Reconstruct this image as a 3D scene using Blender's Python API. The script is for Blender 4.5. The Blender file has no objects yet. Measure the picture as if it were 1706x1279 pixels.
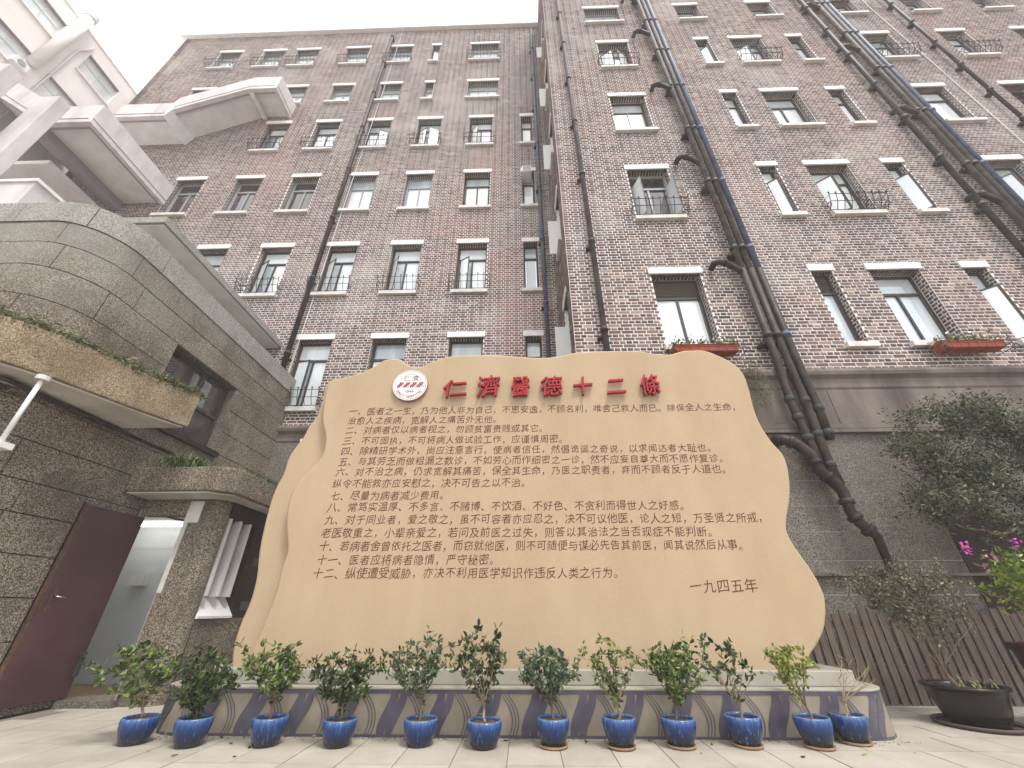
import bpy, bmesh, math, random
import numpy as np
from math import sin, cos, pi, radians, sqrt
from mathutils import Vector, Matrix
random.seed(7); RNG = np.random.default_rng(7)
scn = bpy.context.scene
COL = scn.collection

# ------------------------------------------------------------------ camera
PITCH, YAW = radians(29.5), radians(1.6)
cam = bpy.data.cameras.new('camera'); cam.sensor_width = 36; cam.lens = 666/1706*36
cam.clip_start = 0.05; cam.clip_end = 600
co = bpy.data.objects.new('camera', cam); COL.objects.link(co)
co.location = (0, 0, 1.0); co.rotation_euler = (radians(90)+PITCH, 0, YAW)
scn.camera = co

# ------------------------------------------------------------------ world, sun
SUN_EL, SUN_AZ = radians(62), radians(150)       # azimuth clockwise from +Y
w = bpy.data.worlds.new('World'); scn.world = w; w.use_nodes = True
nt = w.node_tree; N = nt.nodes; L = nt.links
N.clear()
out = N.new('ShaderNodeOutputWorld'); bg = N.new('ShaderNodeBackground'); bg.inputs[1].default_value = 0.12
sky = N.new('ShaderNodeTexSky'); sky.sky_type = 'NISHITA'; sky.sun_disc = False
sky.sun_elevation = SUN_EL; sky.sun_rotation = SUN_AZ
tc = N.new('ShaderNodeTexCoord'); mp = N.new('ShaderNodeMapping'); mp.inputs['Scale'].default_value = (1, 1, 1.6)
nz = N.new('ShaderNodeTexNoise'); nz.inputs['Scale'].default_value = 3.1; nz.inputs['Detail'].default_value = 6; nz.inputs['Roughness'].default_value = .55
cr = N.new('ShaderNodeValToRGB'); cr.color_ramp.elements[0].position = .38; cr.color_ramp.elements[0].color = (.36,.36,.36,1)
cr.color_ramp.elements[1].position = .60; cr.color_ramp.elements[1].color = (.97,.97,.97,1)
mx = N.new('ShaderNodeMix'); mx.data_type = 'RGBA'; mx.inputs['B'].default_value = (8.55, 8.4, 8.2, 1)
L.new(tc.outputs['Generated'], mp.inputs[0]); L.new(mp.outputs[0], nz.inputs['Vector'])
L.new(nz.outputs['Fac'], cr.inputs[0]); L.new(cr.outputs[0], mx.inputs['Factor'])
L.new(sky.outputs[0], mx.inputs['A']); L.new(mx.outputs['Result'], bg.inputs[0]); L.new(bg.outputs[0], out.inputs[0])
sl = bpy.data.lights.new('sun', 'SUN'); sl.energy = 1.4; sl.angle = radians(14); sl.color = (1, .96, .9)
so = bpy.data.objects.new('sun', sl); COL.objects.link(so)
sd = Vector((sin(SUN_AZ)*cos(SUN_EL), cos(SUN_AZ)*cos(SUN_EL), sin(SUN_EL)))
so.rotation_euler = (-sd).to_track_quat('-Z', 'Y').to_euler()
scn.view_settings.view_transform = 'Standard'; scn.view_settings.look = 'None'
scn.view_settings.exposure = 1.17; scn.view_settings.gamma = 1; scn.view_settings.use_curve_mapping = False
scn.cycles.max_bounces = 5; scn.cycles.diffuse_bounces = 3; scn.cycles.glossy_bounces = 2
scn.cycles.transmission_bounces = 2; scn.cycles.volume_bounces = 1; scn.cycles.caustics_reflective = False

# ------------------------------------------------------------------ materials
def mat(name, col, rough=.8, col2=None, nscale=3, bump=0, bscale=40, metal=0, spec=.2, stretch=None, detail=5, lo=.35, hi=.65, tone=None, emit=None):
    """principled; colour noise between col and col2 in world space; optional per-face/per-object tone"""
    m = bpy.data.materials.new(name); m.use_nodes = True
    n = m.node_tree.nodes; l = m.node_tree.links; p = n['Principled BSDF']
    p.inputs['Base Color'].default_value = (*col, 1); p.inputs['Roughness'].default_value = rough
    p.inputs['Metallic'].default_value = metal; p.inputs['Specular IOR Level'].default_value = spec
    geo = n.new('ShaderNodeNewGeometry'); vec = geo.outputs['Position']
    if stretch:
        mpn = n.new('ShaderNodeMapping'); mpn.inputs['Scale'].default_value = stretch
        l.new(vec, mpn.inputs[0]); vec = mpn.outputs[0]
    res = None
    if col2:
        t = n.new('ShaderNodeTexNoise'); t.inputs['Scale'].default_value = nscale; t.inputs['Detail'].default_value = detail
        t.inputs['Roughness'].default_value = .6
        r = n.new('ShaderNodeValToRGB'); r.color_ramp.elements[0].position = lo; r.color_ramp.elements[1].position = hi
        r.color_ramp.elements[0].color = (*col, 1); r.color_ramp.elements[1].color = (*col2, 1)
        l.new(vec, t.inputs['Vector']); l.new(t.outputs['Fac'], r.inputs[0]); res = r.outputs[0]
        l.new(res, p.inputs['Base Color'])
    if tone:
        a = n.new('ShaderNodeAttribute') if tone[0] == 'face' else n.new('ShaderNodeObjectInfo')
        if tone[0] == 'face': a.attribute_name = 'tone'; o_ = a.outputs['Fac']
        else: o_ = a.outputs['Random']
        mr = n.new('ShaderNodeMapRange'); mr.inputs['To Min'].default_value = tone[1]; mr.inputs['To Max'].default_value = tone[2]
        l.new(o_, mr.inputs[0])
        mm = n.new('ShaderNodeMix'); mm.data_type = 'RGBA'; mm.blend_type = 'MULTIPLY'; mm.inputs['Factor'].default_value = 1
        if res: l.new(res, mm.inputs['A'])
        else: mm.inputs['A'].default_value = (*col, 1)
        cb = n.new('ShaderNodeCombineColor')
        for k in range(3): l.new(mr.outputs[0], cb.inputs[k])
        l.new(cb.outputs[0], mm.inputs['B']); l.new(mm.outputs['Result'], p.inputs['Base Color']); res = mm.outputs['Result']
    if bump:
        t2 = n.new('ShaderNodeTexNoise'); t2.inputs['Scale'].default_value = bscale; t2.inputs['Detail'].default_value = 4
        b = n.new('ShaderNodeBump'); b.inputs['Strength'].default_value = bump; b.inputs['Distance'].default_value = .02
        l.new(geo.outputs['Position'], t2.inputs['Vector']); l.new(t2.outputs['Fac'], b.inputs['Height']); l.new(b.outputs[0], p.inputs['Normal'])
    if emit: p.inputs['Emission Color'].default_value = (*emit[0], 1); p.inputs['Emission Strength'].default_value = emit[1]
    return m

def brick_mat(name, kind, red=0):
    m = bpy.data.materials.new(name); m.use_nodes = True
    n = m.node_tree.nodes; l = m.node_tree.links; p = n['Principled BSDF']
    p.inputs['Roughness'].default_value = .75; p.inputs['Specular IOR Level'].default_value = .2
    geo = n.new('ShaderNodeNewGeometry')
    if kind == 'face': a = n.new('ShaderNodeAttribute'); a.attribute_name = 'tone'; o_ = a.outputs['Fac']
    else: a = n.new('ShaderNodeObjectInfo'); o_ = a.outputs['Random']
    r = n.new('ShaderNodeValToRGB'); e = r.color_ramp.elements
    e[0].position = 0; e[0].color = (.095,.068,.064,1); e[1].position = 1; e[1].color = (.37,.27,.215,1)
    for ps, c in ((.3,(.135,.092,.082,1)),(.6,(.19,.13,.112,1)),(.85,(.26,.185,.155,1))):
        x = e.new(ps); x.color = c
    l.new(o_, r.inputs[0])
    def noise(scale, lo, hi, st=(1,1,1), det=4):
        mpn = n.new('ShaderNodeMapping'); mpn.inputs['Scale'].default_value = st; l.new(geo.outputs['Position'], mpn.inputs[0])
        t = n.new('ShaderNodeTexNoise'); t.inputs['Scale'].default_value = scale; t.inputs['Detail'].default_value = det
        l.new(mpn.outputs[0], t.inputs['Vector'])
        q = n.new('ShaderNodeMapRange'); q.inputs['From Min'].default_value = lo; q.inputs['From Max'].default_value = hi
        l.new(t.outputs['Fac'], q.inputs[0]); return q.outputs[0]
    def mix(A, fac, B, amount=1):
        mm = n.new('ShaderNodeMix'); mm.data_type = 'RGBA'; mm.inputs['B'].default_value = (*B, 1)
        k = n.new('ShaderNodeMath'); k.operation = 'MULTIPLY'; k.inputs[1].default_value = amount; k.use_clamp = True
        l.new(fac, k.inputs[0]); l.new(k.outputs[0], mm.inputs['Factor']); l.new(A, mm.inputs['A']); return mm.outputs['Result']
    c = r.outputs[0]
    c = mix(c, noise(.55, .52, .72), (.42,.37,.34), .6)          # pale worn zones, strengthened to paint in hazy glare
    c = mix(c, noise(.9, .55, .75, (1,1,.35)), (.07,.058,.06), .4) # sooty streaks
    c = mix(c, noise(.38, .56, .68, (1,1,.5)), (.27,.125,.10), .3+.25*red)   # rebuilt redder zones
    c = mix(c, noise(1.3, .66, .78), (.62,.58,.53), .7)           # lime bloom, its surplus imitating the hazy paleness
    l.new(c, p.inputs['Base Color'])
    t2 = n.new('ShaderNodeTexNoise'); t2.inputs['Scale'].default_value = 60
    b = n.new('ShaderNodeBump'); b.inputs['Strength'].default_value = .35; b.inputs['Distance'].default_value = .01
    l.new(geo.outputs['Position'], t2.inputs['Vector']); l.new(t2.outputs['Fac'], b.inputs['Height']); l.new(b.outputs[0], p.inputs['Normal'])
    return m

def speckle(name, dark, mid, light, scale=55, stain=(.1,.08,.06), amt=.45, moss=None, pale_top=None):
    """pebble-dash / washed granolithic finish with stains"""
    m = bpy.data.materials.new(name); m.use_nodes = True
    n = m.node_tree.nodes; l = m.node_tree.links; p = n['Principled BSDF']; p.inputs['Roughness'].default_value = .9; p.inputs['Specular IOR Level'].default_value = .15
    geo = n.new('ShaderNodeNewGeometry')
    v = n.new('ShaderNodeTexVoronoi'); v.inputs['Scale'].default_value = scale; l.new(geo.outputs['Position'], v.inputs['Vector'])
    sp = n.new('ShaderNodeSeparateColor'); l.new(v.outputs['Color'], sp.inputs[0])
    r = n.new('ShaderNodeValToRGB'); e = r.color_ramp.elements
    e[0].position = .1; e[0].color = (*dark,1); e[1].position = .95; e[1].color = (*light,1); x = e.new(.5); x.color = (*mid,1)
    l.new(sp.outputs[0], r.inputs[0]); c = r.outputs[0]
    def st(A, scale, lo, hi, col, am, mp_=(1,1,1)):
        mpn = n.new('ShaderNodeMapping'); mpn.inputs['Scale'].default_value = mp_; l.new(geo.outputs['Position'], mpn.inputs[0])
        t = n.new('ShaderNodeTexNoise'); t.inputs['Scale'].default_value = scale; t.inputs['Detail'].default_value = 6; t.inputs['Roughness'].default_value = .65
        l.new(mpn.outputs[0], t.inputs['Vector'])
        q = n.new('ShaderNodeMapRange'); q.inputs['From Min'].default_value = lo; q.inputs['From Max'].default_value = hi; l.new(t.outputs['Fac'], q.inputs[0])
        k = n.new('ShaderNodeMath'); k.operation = 'MULTIPLY'; k.inputs[1].default_value = am; k.use_clamp = True; l.new(q.outputs[0], k.inputs[0])
        mm = n.new('ShaderNodeMix'); mm.data_type = 'RGBA'; mm.inputs['B'].default_value = (*col,1); l.new(k.outputs[0], mm.inputs['Factor']); l.new(A, mm.inputs['A']); return mm.outputs['Result']
    c = st(c, 1.1, .48, .7, stain, amt)
    c = st(c, 2.2, .5, .75, stain, amt*.8, (1,1,.25))
    if moss: c = st(c, 1.7, .5, .7, moss, .45)
    if pale_top:      # paler towards the parapet
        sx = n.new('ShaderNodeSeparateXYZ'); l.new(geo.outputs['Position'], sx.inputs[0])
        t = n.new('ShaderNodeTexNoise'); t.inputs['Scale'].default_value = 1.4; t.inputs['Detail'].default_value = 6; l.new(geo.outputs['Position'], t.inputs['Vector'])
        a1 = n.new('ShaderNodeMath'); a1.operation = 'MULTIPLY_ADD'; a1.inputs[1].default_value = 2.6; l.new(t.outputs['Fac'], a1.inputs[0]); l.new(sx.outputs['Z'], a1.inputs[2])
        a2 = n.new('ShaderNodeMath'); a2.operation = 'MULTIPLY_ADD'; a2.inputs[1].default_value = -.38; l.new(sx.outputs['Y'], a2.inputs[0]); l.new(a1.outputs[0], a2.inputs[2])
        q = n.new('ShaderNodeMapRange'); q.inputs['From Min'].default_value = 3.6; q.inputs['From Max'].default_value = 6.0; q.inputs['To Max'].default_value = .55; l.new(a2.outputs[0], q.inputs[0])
        mm = n.new('ShaderNodeMix'); mm.data_type = 'RGBA'; mm.inputs['B'].default_value = (*pale_top,1); l.new(q.outputs[0], mm.inputs['Factor']); l.new(c, mm.inputs['A']); c = mm.outputs['Result']
    l.new(c, p.inputs['Base Color'])
    b = n.new('ShaderNodeBump'); b.inputs['Strength'].default_value = .7; b.inputs['Distance'].default_value = .012
    l.new(v.outputs['Distance'], b.inputs['Height']); l.new(b.outputs[0], p.inputs['Normal'])
    return m

def leaf_mat(name, dark, light, rough=.45, trans=.25):
    m = bpy.data.materials.new(name); m.use_nodes = True
    n = m.node_tree.nodes; l = m.node_tree.links; p = n['Principled BSDF']; p.inputs['Roughness'].default_value = rough; p.inputs['Specular IOR Level'].default_value = .35
    a = n.new('ShaderNodeAttribute'); a.attribute_name = 'tone'
    r = n.new('ShaderNodeValToRGB'); r.color_ramp.elements[0].color = (*dark,1); r.color_ramp.elements[1].color = (*light,1)
    x = r.color_ramp.elements.new(.7); x.color = (*[d*.55+g*.45 for d, g in zip(dark, light)],1)
    l.new(a.outputs['Fac'], r.inputs[0]); l.new(r.outputs[0], p.inputs['Base Color'])
    t = n.new('ShaderNodeBsdfTranslucent'); l.new(r.outputs[0], t.inputs[0])
    ms = n.new('ShaderNodeMixShader'); ms.inputs[0].default_value = trans
    l.new(p.outputs[0], ms.inputs[1]); l.new(t.outputs[0], ms.inputs[2]); l.new(ms.outputs[0], n['Material Output'].inputs[0])
    return m

M = {}
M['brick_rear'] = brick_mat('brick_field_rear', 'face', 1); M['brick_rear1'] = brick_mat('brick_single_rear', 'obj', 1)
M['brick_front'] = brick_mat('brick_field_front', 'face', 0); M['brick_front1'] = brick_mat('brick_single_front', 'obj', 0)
M['mortar'] = mat('lime_mortar', (.82,.79,.76), .95, (.68,.64,.61), 2.5)
M['lintel'] = mat('white_painted_stone', (.84,.82,.80), .8, (.72,.69,.66), 6, stretch=(1,1,.4))
M['sill'] = mat('sill_stone', (.74,.715,.68), .8, (.58,.545,.50), 5)
M['frame'] = mat('bronze_frame', (.07,.058,.055), .45, metal=.2)
M['frame_grey'] = mat('grey_frame', (.34,.35,.36), .45)
M['frame_white'] = mat('white_frame', (.72,.72,.70), .5)
def glass(name, c, c2):
    m = mat(name, c, .04, c2, .9, stretch=(2.2,1,.5), spec=.8, lo=.4, hi=.6)
    m.node_tree.nodes['Principled BSDF'].inputs['Coat Weight'].default_value = .6
    m.node_tree.nodes['Principled BSDF'].inputs['Coat Roughness'].default_value = .02
    return m
M['pane_pale'] = glass('glass_pale_curtain', (.66,.72,.745), (.83,.86,.87))
M['pane_mid'] = glass('glass_grey', (.42,.49,.53), (.64,.70,.73))
M['pane_dark'] = glass('glass_dark_room', (.035,.03,.035), (.08,.065,.065))
M['iron'] = mat('black_iron', (.05,.048,.052), .55)
M['pipe_grey'] = mat('weathered_grey_pipe', (.06,.054,.056), .6, (.14,.125,.115), 5, bump=.3, lo=.4, hi=.7)
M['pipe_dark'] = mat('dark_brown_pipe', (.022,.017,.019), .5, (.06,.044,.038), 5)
M['pipe_blue'] = mat('blue_grey_pipe', (.055,.070,.125), .5, (.115,.135,.18), 4)
M['cable'] = mat('white_cable', (.7,.7,.68), .6)
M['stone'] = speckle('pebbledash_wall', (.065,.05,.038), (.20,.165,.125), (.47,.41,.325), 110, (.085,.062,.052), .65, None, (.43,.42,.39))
M['stone_pale'] = speckle('pebbledash_weathered', (.20,.19,.17), (.37,.355,.32), (.56,.54,.50), 120, (.17,.15,.13), .5)
M['stone_joint'] = mat('dark_joint', (.055,.045,.04), .95)
M['stone_canopy'] = speckle('mossy_granolithic', (.15,.105,.06), (.33,.255,.165), (.56,.47,.34), 140, (.12,.075,.045), .85, (.17,.14,.07))
M['base'] = speckle('granolithic_base', (.07,.06,.048), (.185,.165,.135), (.36,.335,.285), 120, (.10,.08,.068), .6)
M['base_joint'] = mat('pale_pointing', (.55,.52,.46), .9)
M['cornice'] = mat('weathered_cornice', (.085,.066,.058), .85, (.24,.20,.17), 2.2, bump=.35, stretch=(1,1,.35), lo=.3, hi=.75)
M['concrete_pale'] = mat('pale_painted_concrete', (.76,.72,.70), .85, (.46,.415,.41), 2.4, stretch=(1,1,.3), bump=.25, bscale=25, lo=.3, hi=.8)
M['soffit'] = mat('soffit_plaster', (.84,.82,.80), .85, (.68,.645,.63), 1.3)
M['soffit_old'] = mat('old_white_soffit', (.70,.69,.66), .85, (.48,.45,.40), 2)
M['groove'] = mat('mauve_trim', (.34,.29,.32), .8)
M['cream'] = mat('cream_render', (.86,.81,.77), .85, (.78,.72,.68), 1.2, bump=.1, bscale=20)
M['board'] = mat('sandstone_render', (.465,.352,.232), .75, (.40,.295,.185), 1.3, bump=.10, bscale=22, stretch=(1.6,1,.55), lo=.3, hi=.78)
M['board_side'] = mat('brown_board_edge', (.36,.19,.095), .7, (.22,.11,.06), 5)
M['ink'] = mat('engraved_brown_paint', (.095,.022,.010), .7, (.12,.032,.015), 12)
M['red'] = mat('red_enamel', (.37,.018,.026), .45, (.32,.02,.03), 3)
M['emblem'] = mat('emblem_white', (.80,.77,.74), .35)
M['emblem_side'] = mat('emblem_rim', (.40,.22,.20), .5)
M['grey_ink'] = mat('emblem_grey', (.13,.11,.11), .6)
M['plinth_tan'] = mat('plinth_tan', (.32,.275,.215), .6, (.25,.215,.165), 4)
M['plinth_purple'] = mat('plinth_purple', (.075,.066,.092), .6, (.115,.104,.13), 5)
M['plinth_cap'] = mat('polished_pale_stone', (.40,.375,.325), .4, (.33,.305,.26), 2.5)
M['paving'] = mat('pale_paving', (.46,.42,.355), .7, (.33,.29,.235), 1.6, bump=.2, bscale=30, lo=.38, hi=.78, tone=('obj', .9, 1.05))
M['ground'] = mat('ground_bed', (.20,.17,.14), .95, (.26,.23,.19), 3)
M['soil'] = mat('potting_soil', (.07,.045,.03), 1, (.14,.09,.055), 40, bump=.8, bscale=90)
M['bark'] = mat('brown_bark', (.14,.09,.065), .9, (.24,.17,.12), 20)
M['bark_pale'] = mat('pale_twigs', (.38,.28,.185), .9, (.26,.18,.12), 15)
M['saucer'] = mat('terracotta_saucer', (.45,.30,.17), .6, (.36,.22,.12), 8)
M['leaf_dark'] = leaf_mat('camellia_dark', (.010,.024,.008), (.17,.235,.08))
M['leaf_mid'] = leaf_mat('camellia_mid', (.018,.042,.010), (.33,.44,.11))
M['leaf_blue'] = leaf_mat('camellia_grey_green', (.018,.042,.022), (.27,.37,.20))
M['leaf_yellow'] = leaf_mat('camellia_yellow_green', (.12,.17,.03), (.52,.56,.12))
M['leaf_tree'] = leaf_mat('small_olive_leaf', (.020,.024,.012), (.30,.33,.20), .5)
M['leaf_shrub'] = leaf_mat('dull_small_leaf', (.06,.055,.035), (.36,.34,.23), .6)
M['leaf_lime'] = leaf_mat('bougainvillea_leaf', (.06,.11,.015), (.40,.50,.08))
M['grass'] = leaf_mat('strap_leaf', (.03,.065,.015), (.25,.36,.12))
M['moss'] = leaf_mat('hanging_moss', (.08,.085,.035), (.46,.46,.27), .8)
M['flower'] = leaf_mat('magenta_bract', (.50,.03,.33), (.85,.20,.65), .5)
M['wood'] = mat('weathered_slat', (.085,.062,.05), .85, (.20,.155,.125), 3, stretch=(14,1,.7), bump=.2)
M['door'] = mat('maroon_steel_door', (.060,.026,.030), .40, (.095,.045,.046), 1.3, spec=.4)
M['door_worn'] = mat('rusty_plate', (.06,.04,.03), .7, (.14,.08,.05), 20)
M['tile_white'] = mat('white_wall_tile', (.70,.73,.74), .25)
M['white'] = mat('white_plastic', (.78,.78,.76), .4)
M['steel'] = mat('bright_steel', (.6,.6,.6), .25, metal=1)
M['tube'] = mat('lit_tube', (1,1,1), .5, emit=((1,.98,.93), 6))
M['orange'] = mat('orange_planter', (.42,.075,.03), .6, (.34,.06,.028), 4)
M['brown_dark'] = mat('dark_brown_panel', (.025,.014,.013), .7, (.045,.028,.024), 2)
M['pot_black'] = mat('dark_glazed_pot', (.012,.010,.012), .3, spec=.35)
M['pot_maroon'] = mat('maroon_pot', (.045,.008,.012), .4)
M['louvre'] = mat('louvre_brown', (.10,.078,.07), .6)

def pot_mat():
    m = bpy.data.materials.new('blue_glaze'); m.use_nodes = True
    n = m.node_tree.nodes; l = m.node_tree.links; p = n['Principled BSDF']
    p.inputs['Roughness'].default_value = .25; p.inputs['Coat Weight'].default_value = .2; p.inputs['Specular IOR Level'].default_value = .35
    tcn = n.new('ShaderNodeTexCoord'); sp = n.new('ShaderNodeSeparateXYZ'); l.new(tcn.outputs['Object'], sp.inputs[0])
    oi = n.new('ShaderNodeObjectInfo')
    mpn = n.new('ShaderNodeMapping'); mpn.inputs['Scale'].default_value = (60,60,12); l.new(tcn.outputs['Object'], mpn.inputs[0])
    t = n.new('ShaderNodeTexNoise'); t.noise_dimensions = '4D'; t.inputs['Scale'].default_value = 1; t.inputs['Detail'].default_value = 3
    l.new(mpn.outputs[0], t.inputs['Vector'])
    mlt = n.new('ShaderNodeMath'); mlt.operation = 'MULTIPLY'; mlt.inputs[1].default_value = 30; l.new(oi.outputs['Random'], mlt.inputs[0]); l.new(mlt.outputs[0], t.inputs['W'])
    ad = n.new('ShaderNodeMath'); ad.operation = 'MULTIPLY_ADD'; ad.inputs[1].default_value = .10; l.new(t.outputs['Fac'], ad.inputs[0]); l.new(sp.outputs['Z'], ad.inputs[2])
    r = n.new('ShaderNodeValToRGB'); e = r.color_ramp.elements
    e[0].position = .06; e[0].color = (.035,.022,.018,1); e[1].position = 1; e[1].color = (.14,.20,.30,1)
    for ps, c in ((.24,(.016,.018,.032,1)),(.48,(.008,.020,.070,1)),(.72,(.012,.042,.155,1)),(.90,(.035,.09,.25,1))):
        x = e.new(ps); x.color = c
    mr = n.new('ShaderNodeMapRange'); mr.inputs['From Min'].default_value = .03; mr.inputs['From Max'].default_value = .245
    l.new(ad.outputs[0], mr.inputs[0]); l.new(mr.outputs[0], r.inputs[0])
    rr = n.new('ShaderNodeMapRange'); rr.inputs['From Min'].default_value = .57; rr.inputs['From Max'].default_value = .7
    l.new(t.outputs['Fac'], rr.inputs[0])
    rn = n.new('ShaderNodeMath'); rn.operation = 'MULTIPLY'; l.new(rr.outputs[0], rn.inputs[0]); l.new(oi.outputs['Random'], rn.inputs[1])
    mm = n.new('ShaderNodeMix'); mm.data_type = 'RGBA'; mm.inputs['B'].default_value = (.05,.16,.30,1)
    l.new(rn.outputs[0], mm.inputs['Factor']); l.new(r.outputs[0], mm.inputs['A']); l.new(mm.outputs['Result'], p.inputs['Base Color'])
    return m
M['glaze'] = pot_mat()

# ------------------------------------------------------------------ mesh helpers
class MB:
    def __init__(s): s.v = []; s.f = []
    def box(s, x0, x1, y0, y1, z0, z1, skip=''):
        b = len(s.v)
        s.v += [(x0,y0,z0),(x1,y0,z0),(x1,y1,z0),(x0,y1,z0),(x0,y0,z1),(x1,y0,z1),(x1,y1,z1),(x0,y1,z1)]
        F = {'b':(0,3,2,1),'t':(4,5,6,7),'f':(0,1,5,4),'k':(2,3,7,6),'l':(3,0,4,7),'r':(1,2,6,5)}
        s.f += [tuple(b+i for i in F[k]) for k in F if k not in skip]; return s
    def quad(s, a, b, c, d): n = len(s.v); s.v += [a,b,c,d]; s.f.append((n,n+1,n+2,n+3)); return s
    def tube(s, pts, r, sides=8, caps=True):
        pts = [Vector(p) for p in pts]; rs = r if isinstance(r, (list,tuple)) else [r]*len(pts); n0 = len(s.v); ref = None
        for i, p in enumerate(pts):
            d = (pts[min(i+1,len(pts)-1)]-pts[max(i-1,0)]).normalized()
            if ref is None: ref = d.orthogonal().normalized()
            ref = (ref - d*ref.dot(d)); ref = ref.normalized() if ref.length > 1e-6 else d.orthogonal().normalized()
            o = d.cross(ref)
            for k in range(sides):
                a = 2*pi*k/sides; s.v.append(tuple(p+(ref*cos(a)+o*sin(a))*rs[i]))
        for i in range(len(pts)-1):
            for k in range(sides):
                a = n0+i*sides+k; b = n0+i*sides+(k+1)%sides
                s.f.append((a,b,b+sides,a+sides))
        if caps:
            s.f.append(tuple(n0+k for k in reversed(range(sides)))); e = n0+(len(pts)-1)*sides; s.f.append(tuple(e+k for k in range(sides)))
        return s
    def lathe(s, prof, c=(0,0,0), seg=32):
        n0 = len(s.v)
        for r, z in prof:
            for k in range(seg): a = 2*pi*k/seg; s.v.append((c[0]+r*cos(a), c[1]+r*sin(a), c[2]+z))
        for i in range(len(prof)-1):
            for k in range(seg):
                a = n0+i*seg+k; b = n0+i*seg+(k+1)%seg; s.f.append((a,b,b+seg,a+seg))
        return s
    def prism(s, poly, z0, z1):        # xy polygon (ccw), extruded in z
        n = len(poly); b = len(s.v)
        s.v += [(x,y,z0) for x,y in poly]+[(x,y,z1) for x,y in poly]
        s.f.append(tuple(b+i for i in reversed(range(n)))); s.f.append(tuple(b+n+i for i in range(n)))
        for i in range(n): j = (i+1)%n; s.f.append((b+i,b+j,b+n+j,b+n+i))
        return s
    def prism_y(s, poly, y0, y1):      # xz polygon, extruded in y
        n = len(poly); b = len(s.v)
        s.v += [(x,y0,z) for x,z in poly]+[(x,y1,z) for x,z in poly]
        s.f.append(tuple(b+i for i in range(n))); s.f.append(tuple(b+n+i for i in reversed(range(n))))
        for i in range(n): j = (i+1)%n; s.f.append((b+j,b+i,b+n+i,b+n+j))
        return s
    def mesh(s, name):
        me = bpy.data.meshes.new(name); me.from_pydata(s.v, [], s.f); me.update(); return me

def link(name, me, m=None, parent=None, kind=None, smooth=False, loc=None):
    if m and not me.materials: me.materials.append(M[m] if isinstance(m, str) else m)
    o = bpy.data.objects.new(name, me); COL.objects.link(o)
    if smooth: me.polygons.foreach_set('use_smooth', [True]*len(me.polygons))
    if parent: o.parent = parent
    if kind: o['kind'] = kind
    if loc is not None: o.location = loc
    return o
def part(name, mb, m, parent, **k): return link(name, mb.mesh(name), m, parent, **k)
def tag(o, label, cat, group=None, kind=None):
    o['label'] = label; o['category'] = cat
    if group: o['group'] = group
    if kind: o['kind'] = kind
    return o
def thing(name, label, cat, loc=(0,0,0), group=None):
    # geometry of parts is given in world metres; the Empty marks the base
    o = bpy.data.objects.new(name, None); COL.objects.link(o); o.empty_display_size = .2
    return tag(o, label, cat, group)
def soften(o, w=.01, seg=2):
    b = o.modifiers.new('bevel', 'BEVEL'); b.width = w; b.segments = seg; b.limit_method = 'ANGLE'; return o

def curve_mesh(polys, extrude, bevel=0, res=2):
    cu = bpy.data.curves.new('c', 'CURVE'); cu.dimensions = '2D'; cu.fill_mode = 'BOTH'; cu.extrude = extrude; cu.bevel_depth = bevel; cu.bevel_resolution = res
    for p in polys:
        sp = cu.splines.new('POLY'); sp.points.add(len(p)-1); sp.use_cyclic_u = True
        for i, (x, z) in enumerate(p): sp.points[i].co = (x, z, 0, 1)
    o = bpy.data.objects.new('c', cu); me = bpy.data.meshes.new_from_object(o)
    bpy.data.objects.remove(o); bpy.data.curves.remove(cu)
    for v in me.vertices: x, y, z = v.co; v.co = (x, -z, y)      # stand it up, front faces -Y
    return me
def text_mesh(body, size, extrude=0, align='LEFT', spacing=1.0, shear=0, offset=0):
    cu = bpy.data.curves.new('t', 'FONT'); cu.body = body; cu.size = size; cu.extrude = extrude; cu.align_x = align
    cu.space_character = spacing; cu.shear = shear; cu.offset = offset; cu.resolution_u = 3
    o = bpy.data.objects.new('t', cu); me = bpy.data.meshes.new_from_object(o)
    bpy.data.objects.remove(o); bpy.data.curves.remove(cu)
    for v in me.vertices: x, y, z = v.co; v.co = (x, -z, y)
    return me
def bounds(me):
    a = np.empty(len(me.vertices)*3); me.vertices.foreach_get('co', a); a = a.reshape(-1,3); return a.min(0), a.max(0)

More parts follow.
